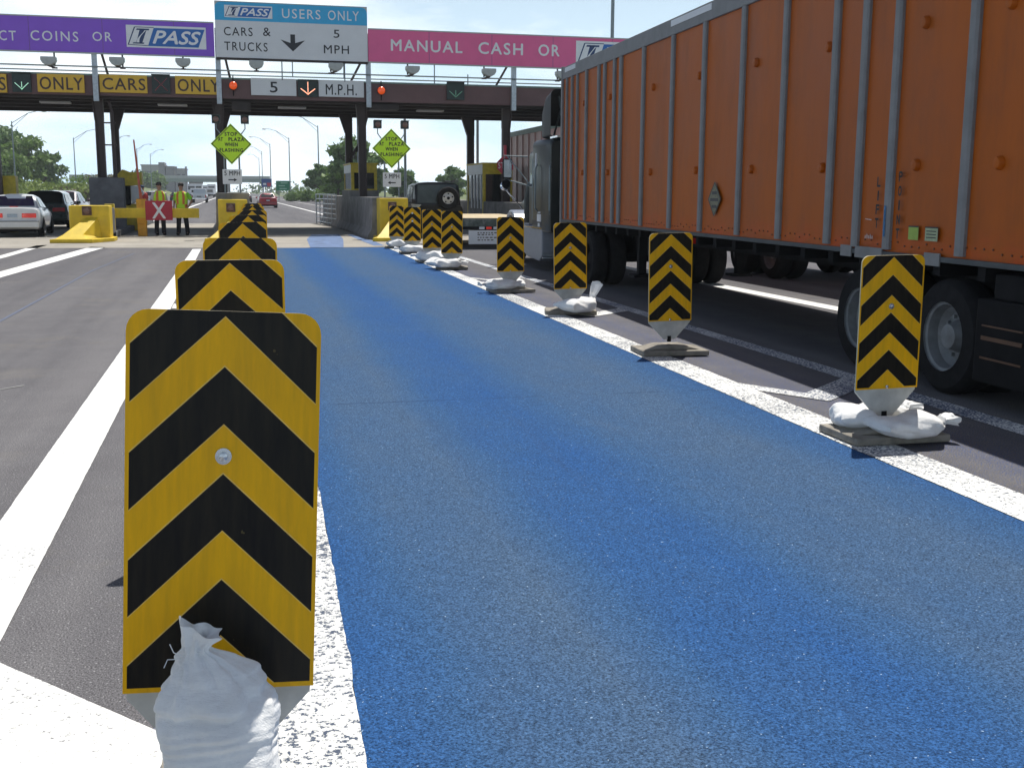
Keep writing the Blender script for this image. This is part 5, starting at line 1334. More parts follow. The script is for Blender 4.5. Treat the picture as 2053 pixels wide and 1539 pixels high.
# ---------- half-moon readers on the rail
RD = [(98, 124, -1), (235, 125, -1), (367, 127, 0), (514, 131, 0), (673, 136, 1), (827, 142, 1), (980, 147, 1), (1127, 152, 1)]
RL = ['leftmost grey half-moon reader under the purple sign', 'grey half-moon reader right of the first sign post, under COINS OR', 'grey half-moon reader under the PASS logo of the purple sign', 'grey half-moon reader under the CARS & TRUCKS wording',
      'grey half-moon reader under the MPH wording', 'grey half-moon reader under the word MANUAL', 'grey half-moon reader under the word CASH', 'grey half-moon reader mostly hidden by the orange trailer corner']
for (px, py, s), lab in zip(RD, RL):
    p = at(px, py, YF - 0.34)
    t = thing('overhead_reader', lab, 'reader', (p.x, YF - 0.34, p.z), 0, 'half-moon readers along the rail')
    q = MB()
    pr = [(-0.26, 0.16), (0.26, 0.16), (0.26, 0.04), (0.20, -0.06), (0.08, -0.13), (-0.08, -0.13), (-0.20, -0.06), (-0.26, 0.04)]
    q.prism(pr, 'y', -0.20, 0.18); q.build('reader_housing', M_GREY, t, bevel=0.03)
    q = MB(); q.tube([(s * -0.18, 0.05, 0.46), (s * -0.18, 0.05, -0.15)], 0.03, 8); q.tube([(s * 0.05, 0.0, -0.12), (s * -0.18, 0.04, -0.20)], 0.035, 8); q.bx(s * -0.18 - 0.09, s * -0.18 + 0.09, 0.0, 0.08, -0.23, -0.18)
    q.build('bracket', M_STEELB, t)

# ================================================================== TOLL ISLANDS
def nose(t, x0, x1, yb, z_top, z_led, yf, x_off=0.0, rx=0, ry=0):
    """yellow crash block with a lamp, a wedge running out in front of it and a base slab"""
    q = MB(); q.bx(x0 - rx, x1 - rx, yb - ry, yb + 0.9 - ry, 0.0, z_top)
    q.build('crash_block', M_YEL, t, bevel=0.04)
    xm = (x0 + x1) / 2 + x_off; h = (x1 - x0) * 0.34
    q = MB()
    v = [(x0 - 0.06, yb - 0.004, 0.12), (xm + h, yb - 0.004, 0.12), (xm + h * 0.75, yb - 0.004, z_led), (xm - h * 0.10, yb - 0.004, z_led), (x0 - 0.30, yf + 0.15, 0.12), (xm + h * 0.2, yf + 0.15, 0.12), (xm - h * 0.2, yf + 0.4, 0.24), (x0 - 0.10, yf + 0.4, 0.24)]
    v = [(a - rx, b - ry, c) for a, b, c in v]
    q.add(v, [(0, 3, 2, 1), (4, 5, 6, 7), (0, 4, 7, 3), (3, 7, 6, 2), (1, 2, 6, 5), (0, 1, 5, 4)])
    q.build('wedge', M_YEL, t, bevel=0.02)
    q = MB(); q.prism([(x0 - 0.42 - rx, yf - ry), (xm + 0.25 - rx, yf - 0.05 - ry), (x1 + 0.12 - rx, yb - 0.1 - ry), (x1 + 0.12 - rx, yb + 0.9 - ry), (x0 - 0.12 - rx, yb + 0.9 - ry), (x0 - 0.12 - rx, yb - 0.2 - ry)], 'z', 0.006, 0.12)
    q.build('base_slab', M_YEL, t, bevel=0.02)
    lx = (x0 + x1) / 2 - 0.06 - rx; lz = (z_top + z_led) / 2 + 0.02
    q = MB(); q.bx(lx - 0.14, lx + 0.14, yb - 0.06 - ry, yb - 0.001 - ry, lz - 0.14, lz + 0.14); lo = q.build('lamp_housing', mat('lamp_housing_brown', (0.10, 0.045, 0.03), 0.5), t, bevel=0.02)
    q = MB(); q.lathe([(0.095, yb - 0.062 - ry), (0.085, yb - 0.085 - ry), (0.001, yb - 0.10 - ry)], (lx, 0, lz), 'y', 18); q.build('lens', M_LENSD, lo)
# left
li = thing('toll_island', 'left toll island with low yellow nose wedge and dark cabinet behind', 'toll island', (-4.4, 37.2, 0), 0)
nose(li, -4.94, -3.76, 37.2, 1.10, 0.74, 35.95, -0.05, -4.4, 37.2)
q = MB(); q.bx(-4.85 + 4.4, -3.85 + 4.4, 0.9, 21, 0.004, 0.22); q.build('island_kerb', M_CONCD, li, bevel=0.03)
q = MB(); q.bx(-5.05 + 4.4, -3.88 + 4.4, 6.4, 7.2, 0.22, 2.02); q.build('cabinet', M_CONCD, li, bevel=0.02)
q = MB(); q.bx(-0.15, 0.55, 1.4, 2.6, 0.0, 1.0); q.build('kerb_block', M_CONCD, li, bevel=0.02)
def jersey(name, t, x0, x1, y0, y1, z, m, rx, ry, fl=0.18):
    q = MB(); q.prism([(x0 - fl - rx, 0.006), (x0 - fl - rx, 0.09), (x0 - 0.03 - rx, 0.34), (x0 - rx, z), (x1 - rx, z), (x1 + 0.03 - rx, 0.34), (x1 + fl - rx, 0.09), (x1 + fl - rx, 0.006)], 'y', y0 - ry, y1 - ry)
    return q.build(name, m, t, bevel=0.02)
ci = thing('toll_island', 'central toll island, dark concrete wall with tall yellow nose and lamp', 'toll island', (0, 37.6, 0), 0)
nose(ci, -0.50, 0.42, 37.6, 1.30, 0.74, 36.2, 0.0, 0, 37.6)
jersey('barrier_wall', ci, -0.56, 0.50, 38.5, 59, 1.50, M_CONC, 0, 37.6)
ri = thing('toll_island', 'right toll island, long grey concrete wall with yellow nose beside the booth', 'toll island', (5.1, 37.4, 0), 0)
nose(ri, 4.66, 5.60, 37.4, 1.36, 0.80, 36.0, 0.0, 5.1, 37.4)
jersey('barrier_wall', ri, 4.52, 5.72, 38.3, 60, 1.38, M_CONC, 5.1, 37.4)
q = MB(); q.bx(4.54 - 5.1, 5.7 - 5.1, 46.0 - 37.4, 49.4 - 37.4, 1.38, 1.62); q.build('booth_plinth', M_CONC, ri)
r2 = thing('toll_island', 'far right toll island hidden behind the truck, low grey wall', 'toll island', (10.6, 38, 0), 0)
nose(r2, 10.1, 11.1, 38.0, 1.3, 0.8, 36.6, 0, 10.6, 38.0)
jersey('barrier_wall', r2, 9.98, 11.2, 38.9, 60, 1.2, M_CONC, 10.6, 38)

def booth(label, x0, x1, y0, y1, z0, z1, head=0.32, low=0.35):
    t = thing('toll_booth', label, 'toll booth', ((x0 + x1) / 2, y0, z0)); w = (x1 - x0) / 2; d = y1 - y0; h = z1 - z0
    q = MB()
    for x in (-w, w - 0.12):
        for y in (0, d - 0.12): q.bx(x, x + 0.12, y, y + 0.12, 0, h - head)
    q.bx(-w, w, 0, d, h - head, h); q.bx(-w - 0.04, w + 0.04, -0.04, d + 0.04, h, h + 0.05)
    q.build('frame', M_YEL2, t, bevel=0.01)
    q = MB(); q.bx(-w + 0.02, w - 0.02, 0.02, d - 0.02, 0.0, min(low, h * 0.22)); q.build('lower_panel', M_YEL2, t)
    lo = min(low, h * 0.22)
    for nm, bxs in (('window', (-w + 0.12, w - 0.12, 0.03, 0.05)), ('window', (-w + 0.12, w - 0.12, d - 0.05, d - 0.03))):
        q = MB(); q.bx(*bxs, lo, h - head); q.build(nm, M_GLASS, t)
    for x in (-w + 0.03, w - 0.05):
        q = MB(); q.bx(x, x + 0.02, 0.12, d - 0.12, lo, h - head); q.build('window', M_GLASS, t)
    q = MB()
    for k in range(4): q.bx(-w - 0.012, -w + 0.028, 0.35 + k * d / 5, 0.43 + k * d / 5, lo, h - head)
    q.bx(-w - 0.012, -w + 0.03, 0.1, d - .1, h - head, h - 0.02)
    q.build('side_mullion', M_SGREY, t)
    return t
booth('yellow framed toll booth with dark window on the right island', 4.62, 5.66, 46.2, 49.2, 1.62, 2.66, 0.34, 0.06)
booth('tall yellow toll booth with white side panel under the STOP sign', 9.95, 11.2, 45.8, 49.0, 0.55, 2.72, 0.42)
cm = thing('coin_machine', 'yellow coin basket machine with dark window on the left island', 'coin machine', (-4.0, 47.2, 0))
q = MB(); q.bx(-0.35, 0.45, 0, 0.8, 0.0, 1.05); q.build('pedestal', M_YEL2, cm, bevel=0.02)
q = MB(); q.bx(-0.40, 0.06, -0.06, 0.8, 1.0, 1.75); q.build('window_unit', M_GLASS, cm)
q = MB(); q.prism([(0.10, 1.05), (0.55, 1.45), (0.40, 1.75), (0.08, 1.75)], 'y', 0, 0.6); q.build('coin_basket', M_SGREY, cm)
q = MB(); q.prism([(-0.42, 1.75), (-0.42, 2.15), (-0.2, 2.38), (0.0, 2.3), (0.06, 2.28), (0.52, 2.28), (0.52, 1.80), (0.06, 1.75)], 'y', -0.08, 0.7); q.build('hood', M_YEL2, cm, bevel=0.02)

# warning sign assemblies in front of the islands
def warn(label, x, y, zc, half, zs, arrow, wplate):
    t = thing('warning_sign', label, 'warning sign', (x, y, 0), 0, 'lime STOP AT PLAZA warning signs')
    d = half
    q = MB(); q.prism([(0, zc + d), (d, zc), (0, zc - d), (-d, zc)], 'y', 0, 0.012); q.build('diamond_panel', [M_LIME], t)
    q = MB(); i0, i1 = d * 0.95, d * 0.90
    P = [(0, 1), (1, 0), (0, -1), (-1, 0)]
    for k in range(4):
        a, b = P[k], P[(k + 1) % 4]
        q.quad((a[0] * i0, -0.004, zc + a[1] * i0), (b[0] * i0, -0.004, zc + b[1] * i0), (b[0] * i1, -0.004, zc + b[1] * i1), (a[0] * i1, -0.004, zc + a[1] * i1))
    q.build('border', M_SBLACK, t, fix=False)
    lh = d * 0.17
    for tx, w, z in (('STOP', 0.30, 0.40), ('AT', 0.0, 0.145), ('WHEN', 0.31, -0.11), ('FLASHING', 0.56, -0.38)):
        if tx == 'AT':
            text('AT', -d * 0.62, -d * 0.40, zc + z * d, zc + z * d + lh, -0.005, M_SBLACK, t, bold=0.05); text('PLAZA', -d * 0.12, d * 0.64, zc + z * d, zc + z * d + lh, -0.005, M_SBLACK, t, bold=0.05)
        else: text(tx, -d * w, d * w, zc + z * d, zc + z * d + lh, -0.005, M_SBLACK, t, bold=0.05)
    q = MB(); q.bx(-wplate / 2, wplate / 2, -0.012, 0, zs - 0.24, zs + 0.24)
    pl = q.build('speed_plate', M_SWHITE, t, bevel=0.004)
    text('5 MPH', -wplate * 0.40, wplate * 0.40, zs + 0.04, zs + 0.19, -0.017, M_SBLACK, pl, bold=0.02, spacing=1.1)
    q = MB(); s = arrow
    q.add([(s * a, -0.017, zs - 0.10 + b) for a, b in ((-0.13, 0.018), (-0.13, -0.018), (0.05, -0.018), (0.05, -0.055), (0.15, 0), (0.05, 0.055), (0.05, 0.018))], [(0, 1, 2, 6), (3, 4, 5)])
    q.build('arrow', M_SBLACK, pl, fix=False)
    for s in (-1, 1):
        q = MB(); q.tube([(s * 0.24, 0.045, 0.9), (s * 0.24, 0.045, zc + d * 0.3)], 0.028, 8); q.tube([(s * 0.24, 0.045, zc + d * 0.3), (s * 0.46, 0.05, zc + d * 0.75), (s * 0.46, 0.05, zc + d * 1.05)], 0.018, 8)
        q.build('post', M_GALVD, t)
        q = MB(); q.bx(s * 0.46 - 0.13, s * 0.46 + 0.13, -0.06, 0.16, zc + d * 1.0, zc + d * 1.0 + 0.26); q.bx(s * .46 - .14, s * .46 + .14, -0.16, 0.0, zc + d + 0.25, zc + d + 0.27); bcn = q.build('beacon', M_SIGBOX, t, bevel=0.015)
        q = MB(); q.lathe([(0.095, -0.062), (0.085, -0.085), (0.001, -0.10)], (s * 0.46, 0, zc + d + 0.13), 'y', 18); q.build('lens', M_LENSD, bcn)
p = at(463.5, 289, 38.9); p2 = at(462.5, 354.5, 38.9)
warn('lime diamond STOP AT PLAZA sign over the central island, plate arrow pointing right', p.x, 38.9, p.z, 0.66, p2.z, 1, 0.62)
p = at(785, 298, 38.8); p2 = at(782, 360.5, 38.8)
warn('lime diamond STOP AT PLAZA sign over the right island, plate arrow pointing left', p.x, 38.8, p.z, 0.66, p2.z, -1, 0.62)
# stop sign on the far right column
p = at(1013, 332, 44.7)
st_ = thing('stop_sign', 'red octagonal STOP sign on the column by the tall yellow booth', 'sign', (p.x, 44.7, 0))
q = MB(); q.prism([(0.36 * math.cos(R(22.5 + 45 * k)), p.z + 0.36 * math.sin(R(22.5 + 45 * k))) for k in range(8)], 'y', 0, 0.012); q.build('sign_board', M_STOPR, st_)
text('STOP', -0.29, 0.29, p.z - 0.12, p.z + 0.12, -0.005, M_SWHITE, st_, bold=0.01)
q = MB(); q.bx(-0.05, 0.05, 0.014, 0.15, p.z - 0.2, p.z + 0.8); q.build('bracket', M_STOPR, st_)
# closed lane gate with its X board
gx = at(318, 422, 40.0)
gt = thing('barrier_gate', 'yellow barrier arm with red X board closing the left lane', 'barrier gate', (-4.0, 40.0, 0))
q = MB(); q.bx(0.10, 2.84, 0.0, 0.06, 0.66, 0.98); q.build('arm', M_YEL, gt, bevel=0.01)
a = at(290.5, 402.5, 39.95); b = at(346.5, 441.5, 39.95)
q = MB(); q.bx(a.x + 4.0, b.x + 4.0, -0.075, -0.004, b.z, a.z); xb_ = q.build('x_board', M_RED, gt, bevel=0.006)
xm = (a.x + b.x) / 2 + 4.0; zm = (a.z + b.z) / 2
text('X', xm - 0.21, xm + 0.21, zm - 0.255, zm + 0.255, -0.080, M_SWHITE, xb_, bold=0.03)
q = MB(); q.bx(-0.18, 0.12, -0.08, 0.22, 0.0, 1.12); q.build('pedestal', M_YEL2, gt, bevel=0.02)
rg = thing('raised_gate', 'thin red gate arm raised upright from an orange cabinet', 'barrier gate', (-3.12, 41.2, 0))
q = MB(); q.bx(-0.14, 0.16, 0, 0.3, 0.0, 0.42); q.bx(-0.15, 0.17, -0.01, 0.31, 0.42, 1.28); q.build('cabinet', M_ORNG, rg, bevel=0.02)
q = MB(); q.tube([(0.0, 0.15, 1.28), (-0.14, 0.15, 3.28)], [0.045, 0.025], 8); q.build('arm', M_ARMR, rg)
q = MB(); q.bx(-0.04, 0.05, 0.08, 0.2, 1.28, 1.5); q.build('arm_clamp', M_ARMR, rg)
# left: orange and yellow road works flag stack at the picture edge
p = at(10, 378, 45.0)
of = thing('coin_machine', 'orange and yellow coin machine cut by the left picture edge', 'coin machine', (p.x - 0.15, 45.4, 0))
q = MB(); q.bx(-0.45, 0.0, 0, 0.6, 0.0, 2.02); q.build('cabinet', mat('faded_orange', (0.55, 0.16, 0.03), 0.6), of, bevel=0.03)
q = MB(); q.bx(0.0, 0.45, 0.02, 0.6, 0.0, 2.08); q.build('side_cabinet', M_YEL2, of, bevel=0.03)
# galvanised railing at the end of the right island
rl = thing('railing', 'galvanised safety railing beyond the booth on the right island', 'railing', (4.4, 52.0, 0))
q = MB()
for z in (0.12, 0.34, 0.56, 0.78, 1.0, 1.22, 1.44): q.tube([(-0.42, 5.4, z), (0.10, 0.0, z)], 0.022, 6)
for k in range(6):
    f_ = k / 5; q.tube([(-0.42 + 0.52 * f_, 5.4 - 5.4 * f_, 0.0), (-0.42 + 0.52 * f_, 5.4 - 5.4 * f_, 1.46)], 0.026, 6)
for x in (-0.42, 0.25): q.tube([(x, 5.4, 0), (x, 5.4, 1.46)], 0.03, 6)
for z in (0.34, 0.78, 1.22, 1.44): q.tube([(-0.42, 5.4, z), (0.25, 5.4, z)], 0.022, 6)
q.build('rails', M_GALV, rl)

# ================================================================== PEOPLE
def skin_mesh(verts, edges, radii, root=0, sub=1):
    me = bpy.data.meshes.new('body'); me.from_pydata(verts, edges, [])
    o = bpy.data.objects.new('body', me); COL.objects.link(o)
    md = o.modifiers.new('s', 'SKIN'); md.use_smooth_shade = True
    sd = o.modifiers.new('u', 'SUBSURF'); sd.levels = sub; sd.render_levels = sub
    for i, r_ in enumerate(radii):
        sv = me.skin_vertices[0].data[i]; sv.radius = r_ if isinstance(r_, tuple) else (r_, r_); sv.use_root = (i == root)
    dg = bpy.context.evaluated_depsgraph_get()
    ev = bpy.data.meshes.new_from_object(o.evaluated_get(dg))
    bpy.data.objects.remove(o); bpy.data.meshes.remove(me)
    return ev
def person(label, loc, rz, H, shirt, vest, arms, legs, hair, trousers=M_TROU, sleeve=True, headturn=0.0):
    k = H / 1.75
    t = thing('person', label, 'person', loc, rz)
    V = []; E_ = []; Rr_ = []
    def add(p, r_, par=None):
        V.append(Vector(p) * k); Rr_.append(tuple(q * k for q in r_) if isinstance(r_, tuple) else r_ * k)
        if par is not None: E_.append((par, len(V) - 1))
        return len(V) - 1
    pel = add((0, 0, 0.95), (0.15, 0.11)); ab = add((0, 0, 1.10), (0.14, 0.10), pel); chs = add((0, 0, 1.30), (0.165, 0.115), ab); nk0 = add((0, 0.0, 1.46), (0.075, 0.07), chs)
    nk = add((0, -0.01, 1.52), 0.055, nk0); hd = add((0, -0.02, 1.60), (0.072, 0.085), nk); hd2 = add((0, -0.02, 1.70), (0.070, 0.085), hd)
    for s in (-1, 1):
        sh = add((s * 0.19, 0, 1.42), 0.058, chs)
        el_, wr_ = arms[0 if s < 0 else 1]
        e1 = add((s * el_[0], el_[1], el_[2]), 0.044, sh); w1 = add((s * wr_[0], wr_[1], wr_[2]), 0.030, e1)
        d = (Vector(V[w1]) - Vector(V[e1])).normalized() / k * k
        side = d.cross(Vector((0, 1, 0.2))).normalized()
        base_ = Vector(V[w1]) / k
        pm = add(base_ + d * 0.07, (0.036, 0.022), w1)
        for fi, (off, ln) in enumerate(((-0.03, 0.075), (-0.01, 0.085), (0.01, 0.08), (0.03, 0.065))):
            f1 = add(base_ + d * 0.105 + side * off, 0.010, pm); f2 = add(base_ + d * (0.105 + ln * 0.55) + side * off * 1.1 + Vector((0, -0.01, 0)), 0.009, f1); add(base_ + d * (0.105 + ln * 0.9) + side * off * 1.1 + Vector((0, -0.03, 0)), 0.008, f2)
        t1 = add(base_ + d * 0.05 - side * 0.042 + Vector((0, -0.015, 0)), 0.012, pm); add(base_ + d * 0.085 - side * 0.055 + Vector((0, -0.03, 0)), 0.010, t1)
    for s in (-1, 1):
        kn, an = legs[0 if s < 0 else 1]
        hp_ = add((s * 0.09, 0, 0.88), 0.085, pel); k1 = add((s * kn[0], kn[1], 0.50), 0.058, hp_); a1 = add((s * an[0], an[1], 0.09), 0.04, k1); add((s * an[0], an[1] - 0.14, 0.035), (0.042, 0.032), a1)
    me = skin_mesh([tuple(v) for v in V], E_, Rr_)
    me.materials.clear(); me.materials.append(M_SKIN)
    b = bpy.data.objects.new('body', me); COL.objects.link(b); b.parent = t
    # face, hair
    q = MB()
    for s in (-1, 1): q.sphere((s * 0.030 * k, -0.105 * k, 1.665 * k), 0.010 * k, 8)
    q.build('eyes', M_HAIR, t)
    q = MB(); q.sphere((0, -0.112 * k, 1.635 * k), 0.016 * k, 8, sc=(0.8, 1, 1.4))
    for s in (-1, 1): q.sphere((s * 0.080 * k, -0.02 * k, 1.645 * k), 0.024 * k, 8, sc=(0.5, 0.8, 1.2))
    q.build('nose_and_ears', M_SKIN, t)
    q = MB(); q.bx(-0.024 * k, 0.024 * k, -0.110 * k, -0.10 * k, 1.592 * k, 1.600 * k); q.build('mouth', mat('lips', (0.25, 0.09, 0.08), 0.6), t)
    q = MB(); q.lathe([(0.084 * k, 1.655 * k), (0.092 * k, 1.70 * k), (0.086 * k, 1.745 * k), (0.058 * k, 1.775 * k), (0.002, 1.785 * k)], (0, 0.0, 0), 'z', 18)
    for i, v in enumerate(q.v): q.v[i] = (v[0], v[1] * 1.15 - 0.010 * k + (0.012 if v[2] < 1.69 * k else 0), v[2] + (0.03 * k if v[1] < -0.03 and v[2] < 1.69 * k else 0))
    q.build('hair', hair, t)
    # shirt torso with sleeves
    def ring(cx, cy, z, rx_, ry_, n=20): return [((cx + rx_ * math.copysign(abs(math.cos(2 * PI * i / n)) ** .8, math.cos(2 * PI * i / n))) * k, (cy + ry_ * math.copysign(abs(math.sin(2 * PI * i / n)) ** .8, math.sin(2 * PI * i / n))) * k, z * k) for i in range(n)]
    q = MB(); q.loft([ring(0, 0, 0.90, .185, .135), ring(0, 0, 1.02, .182, .13), ring(0, 0, 1.25, .20, .142), ring(0, 0, 1.38, .205, .135), ring(0, 0, 1.455, .15, .10), ring(0, 0, 1.485, .075, .07)])
    for s in (-1, 1):
        el_, wr_ = arms[0 if s < 0 else 1]
        a_, b_ = Vector((s * 0.16, 0, 1.41)), Vector((s * el_[0], el_[1], el_[2]))
        q.tube([a_ * k, (a_ + (b_ - a_) * 0.5) * k, (a_ + (b_ - a_) * 0.82) * k], [0.085 * k, 0.075 * k, 0.074 * k], 12)
    q.build('shirt', shirt, t, sharp=60)
    if vest:
        q = MB(); n = 28
        rs = [ring(0, 0, 0.93, .198, .146, n), ring(0, 0, 1.05, .196, .144, n), ring(0, 0, 1.25, .212, .154, n), ring(0, 0, 1.37, .205, .148, n), ring(0, 0, 1.45, .150, .120, n), ring(0, 0, 1.488, .092, .085, n)]
        q.loft(rs, caps=False)
        vo = q.build('vest', [M_VEST, M_VSTR], t, sharp=60)
        for p_ in vo.data.polygons:
            x = abs(p_.center.x) / k; z = p_.center.z / k
            if (0.055 < x < 0.125 and z > 1.0) or z < 1.0: p_.material_index = 1
            if z < 1.0 and x > 0.0: p_.material_index = 1 if z < 0.995 and x > 0.13 else 0
    q = MB(); q.loft([ring(0, 0, 0.97, .172, .125), ring(0, 0, 0.86, .185, .135), ring(0, 0, 0.80, .180, .13)])
    for s in (-1, 1):
        kn, an = legs[0 if s < 0 else 1]
        q.tube([Vector((s * .088, 0, .86)) * k, Vector((s * (0.088 + kn[0]) / 2, kn[1] / 2, .68)) * k, Vector((s * kn[0], kn[1], .50)) * k, Vector((s * an[0], an[1], .07)) * k], [.100 * k, .092 * k, .078 * k, .070 * k], 14)
    q.build('trousers', trousers, t, sharp=60)
    for s in (-1, 1):
        kn, an = legs[0 if s < 0 else 1]
        q = MB(); q.sphere((s * an[0] * k, (an[1] - 0.07) * k, 0.045 * k), 0.06 * k, 12, sc=(0.85, 2.3, 0.75)); q.build('shoe', M_CHASSIS, t)
    return t
DOWN = ((0.25, 0.03, 1.14), (0.24, -0.06, 0.90))
person('man in orange-striped lime vest over a pale shirt, standing behind the red X board', (-2.55, 42.0, 0.004), R(18), 1.83, M_SHIRTW, True,
       (((0.26, 0.04, 1.15), (0.17, -0.20, 1.08)), ((0.25, 0.04, 1.15), (0.12, -0.22, 1.12))), (((0.11, 0.02), (0.12, 0.05)), ((0.10, -0.02), (0.10, -0.04))), M_HAIR)
person('man in lime shirt and hi-vis vest with elbow out, right of the red X board', (-1.80, 42.05, 0.004), R(-12), 1.82, M_SHIRTG, True,
       (((0.25, 0.03, 1.14), (0.22, -0.16, 1.0)), ((0.34, 0.08, 1.18), (0.24, -0.08, 0.96))), (((0.12, 0.0), (0.15, 0.02)), ((0.13, 0.0), (0.17, 0.0))), M_HAIR)
person('person in red shirt and navy cap further back by the raised gate', (-4.15, 56.0, 0.004), R(30), 1.78, M_SHIRTR, False, (DOWN, DOWN), (((0.10, 0.0), (0.11, 0.02)), ((0.10, 0.0), (0.11, 0.0))), M_CAP)

# ================================================================== TREES AND BUSHES
def leaves(mb, blobs, n, size, r):
    """many small leaf faces through the volume of the blobs: (centre, (rx, ry, rz))"""
    tot = sum(b[1][0] * b[1][2] for b in blobs)
    for c, rad in blobs:
        m_ = max(12, int(0.42 * n * rad[0] * rad[2] / tot))
        for _ in range(m_):
            while True:
                p = Vector((r.uniform(-1, 1), r.uniform(-1, 1), r.uniform(-1, 1)))
                if 0.25 < p.length < 1: break
            q = p.normalized() * (p.length ** 0.6) * r.choice((0.9, 1.0, 1.05, 1.35))
            P = Vector((c[0] + q.x * rad[0], c[1] + q.y * rad[1], c[2] + q.z * rad[2]))
            if P.z < 0.05: P.z = 0.05 + r.random() * 0.3
            s = size * r.uniform(0.5, 1.7)
            a = Vector((r.gauss(0, 1), r.gauss(0, 1), r.gauss(0, 1))).normalized()
            b = a.cross(Vector((r.gauss(0, 1), r.gauss(0, 1), r.gauss(0, 1)))).normalized()
            mb.add([P - a * s, P - b * s * 0.5, P + a * s, P + b * s * 0.5], [(0, 1, 2, 3)])
def tree(name, label, loc, H, Wd, seed, m_leaf, n=5200, group='trees beyond the plaza', trunk_h=0.28, size=0.36, lop=0.0):
    r = random.Random(seed)
    t = thing(name, label, 'tree', loc, 0, group)
    tk_ = MB(); top = H * 0.72
    pts = [(0, 0, -0.3)] + [(r.uniform(-.02, .02) * H, r.uniform(-.02, .02) * H, top * k / 4) for k in range(1, 5)]
    rr0 = 0.028 * H
    tk_.tube(pts, [rr0 * 1.3, rr0, rr0 * .8, rr0 * .5, rr0 * .25], 9)
    blobs = []
    nb = 24
    for i in range(nb):
        a = 2 * PI * i / nb * 2.4 + r.uniform(-.3, .3); f = r.uniform(0.05, 1.15)
        zc = H * (trunk_h + (1 - trunk_h) * (0.12 + 0.78 * (i + 0.5) / nb))
        prof = math.sin(PI * min(1, max(0.12, (zc / H - trunk_h * .6) / (1.06 - trunk_h * .6)))) ** 0.7
        rad = Wd / 2 * prof * (0.35 + 0.45 * f)
        c = (math.cos(a) * rad + lop * zc, math.sin(a) * rad, zc)
        s = Wd * r.uniform(0.09, 0.17)
        blobs.append((c, (s, s, s * r.uniform(0.55, 0.8))))
        tk_.tube([pts[2], ((pts[2][0] + c[0]) / 2, (pts[2][1] + c[1]) / 2, (max(pts[2][2], trunk_h * H) + c[2]) / 2 + .02 * H), c], [rr0 * .45, rr0 * .28, rr0 * .08], 6)
    tk_.build('trunk', M_BARK, t)
    mb = MB(); leaves(mb, blobs, n, size, r)
    mb.build('crown', m_leaf, t, fix=False, sharp=0)
    return t
def bush(label, loc, Wd, D, H, seed, m_leaf, n=1500, group='bushes on the roadside banks', size=0.22):
    r = random.Random(seed)
    t = thing('bush', label, 'bush', loc, 0, group)
    st_ = MB()
    blobs = []
    for i in range(9):
        c = (r.uniform(-.42, .42) * Wd, r.uniform(-.4, .4) * D, H * r.uniform(0.25, 0.68)); s = Wd * r.uniform(0.12, 0.22)
        blobs.append((c, (s, min(s, D * .5), min(H * r.uniform(.22, .4), H - c[2]))))
        st_.tube([(c[0] * 0.3, c[1] * .3, -0.1), c], [0.05, 0.015], 5)
    st_.build('stem', M_BARK, t)
    mb = MB(); leaves(mb, blobs, n, size, r); mb.build('foliage', m_leaf, t, fix=False, sharp=0)
    return t
def gp(px, Y): p = at(px, 384, Y); return (p.x, Y, 0.0)
# left bank
tree('broadleaf_tree', 'tallest tree at the left edge, behind the left canopy column', gp(-8, 212), 12.6, 11.0, 1, M_LEAFD, 6500)
tree('broadleaf_tree', 'yellow-green tree standing in the middle of the left clump', gp(46, 203), 10.6, 9.5, 2, M_LEAF, 6000)
tree('broadleaf_tree', 'right-hand darker tree ending the left clump', gp(92, 214), 8.4, 7.0, 3, M_LEAFD, 5000)
tree('broadleaf_tree', 'small tree at the foot of the left clump, by the first lamp', gp(18, 196), 7.4, 7.6, 4, M_LEAF, 4200)
for i, (px, Y, w, h, mm, lab) in enumerate(((30, 180, 9, 3.0, M_LEAFY, 'light green bush under the left lamp post'), (75, 182, 9, 3.3, M_LEAFY, 'light green bush behind the green estate car roof'), (118, 185, 9, 3.6, M_LEAFY, 'broad yellow-green bush at the end of the left clump'),
        (160, 190, 9, 4.3, M_LEAF, 'green bush under the second lamp post'), (195, 194, 8, 4.2, M_SCRUB, 'brownish dry bush left of the dark cabinet'), (222, 215, 8, 4.0, M_LEAFD, 'dark bush just right of the dark cabinet'), (135, 176, 8, 2.4, M_LEAFY, 'low bright bush in front of the yellow-green one'), (60, 172, 8, 2.0, M_LEAFY, 'low bright bush at the left edge above the white sedan'), (180, 176, 8, 2.3, M_SCRUB, 'low dry bush right of the maroon car'), (5, 176, 8, 2.4, M_LEAFY, 'low bright bush behind the orange coin machine'))):
    bush(lab, gp(px, Y), w, 4.5, h, 30 + i, mm, 2200)
tree('broadleaf_tree', 'dark tree left of the thin red raised gate, before the grey buildings', gp(278, 420), 8.2, 13, 11, M_LEAFD, 3000, size=0.5)
tree('broadleaf_tree', 'round tree at the foot of the big grey building', gp(306, 440), 7.6, 12, 12, M_LEAF, 3000, size=0.5)
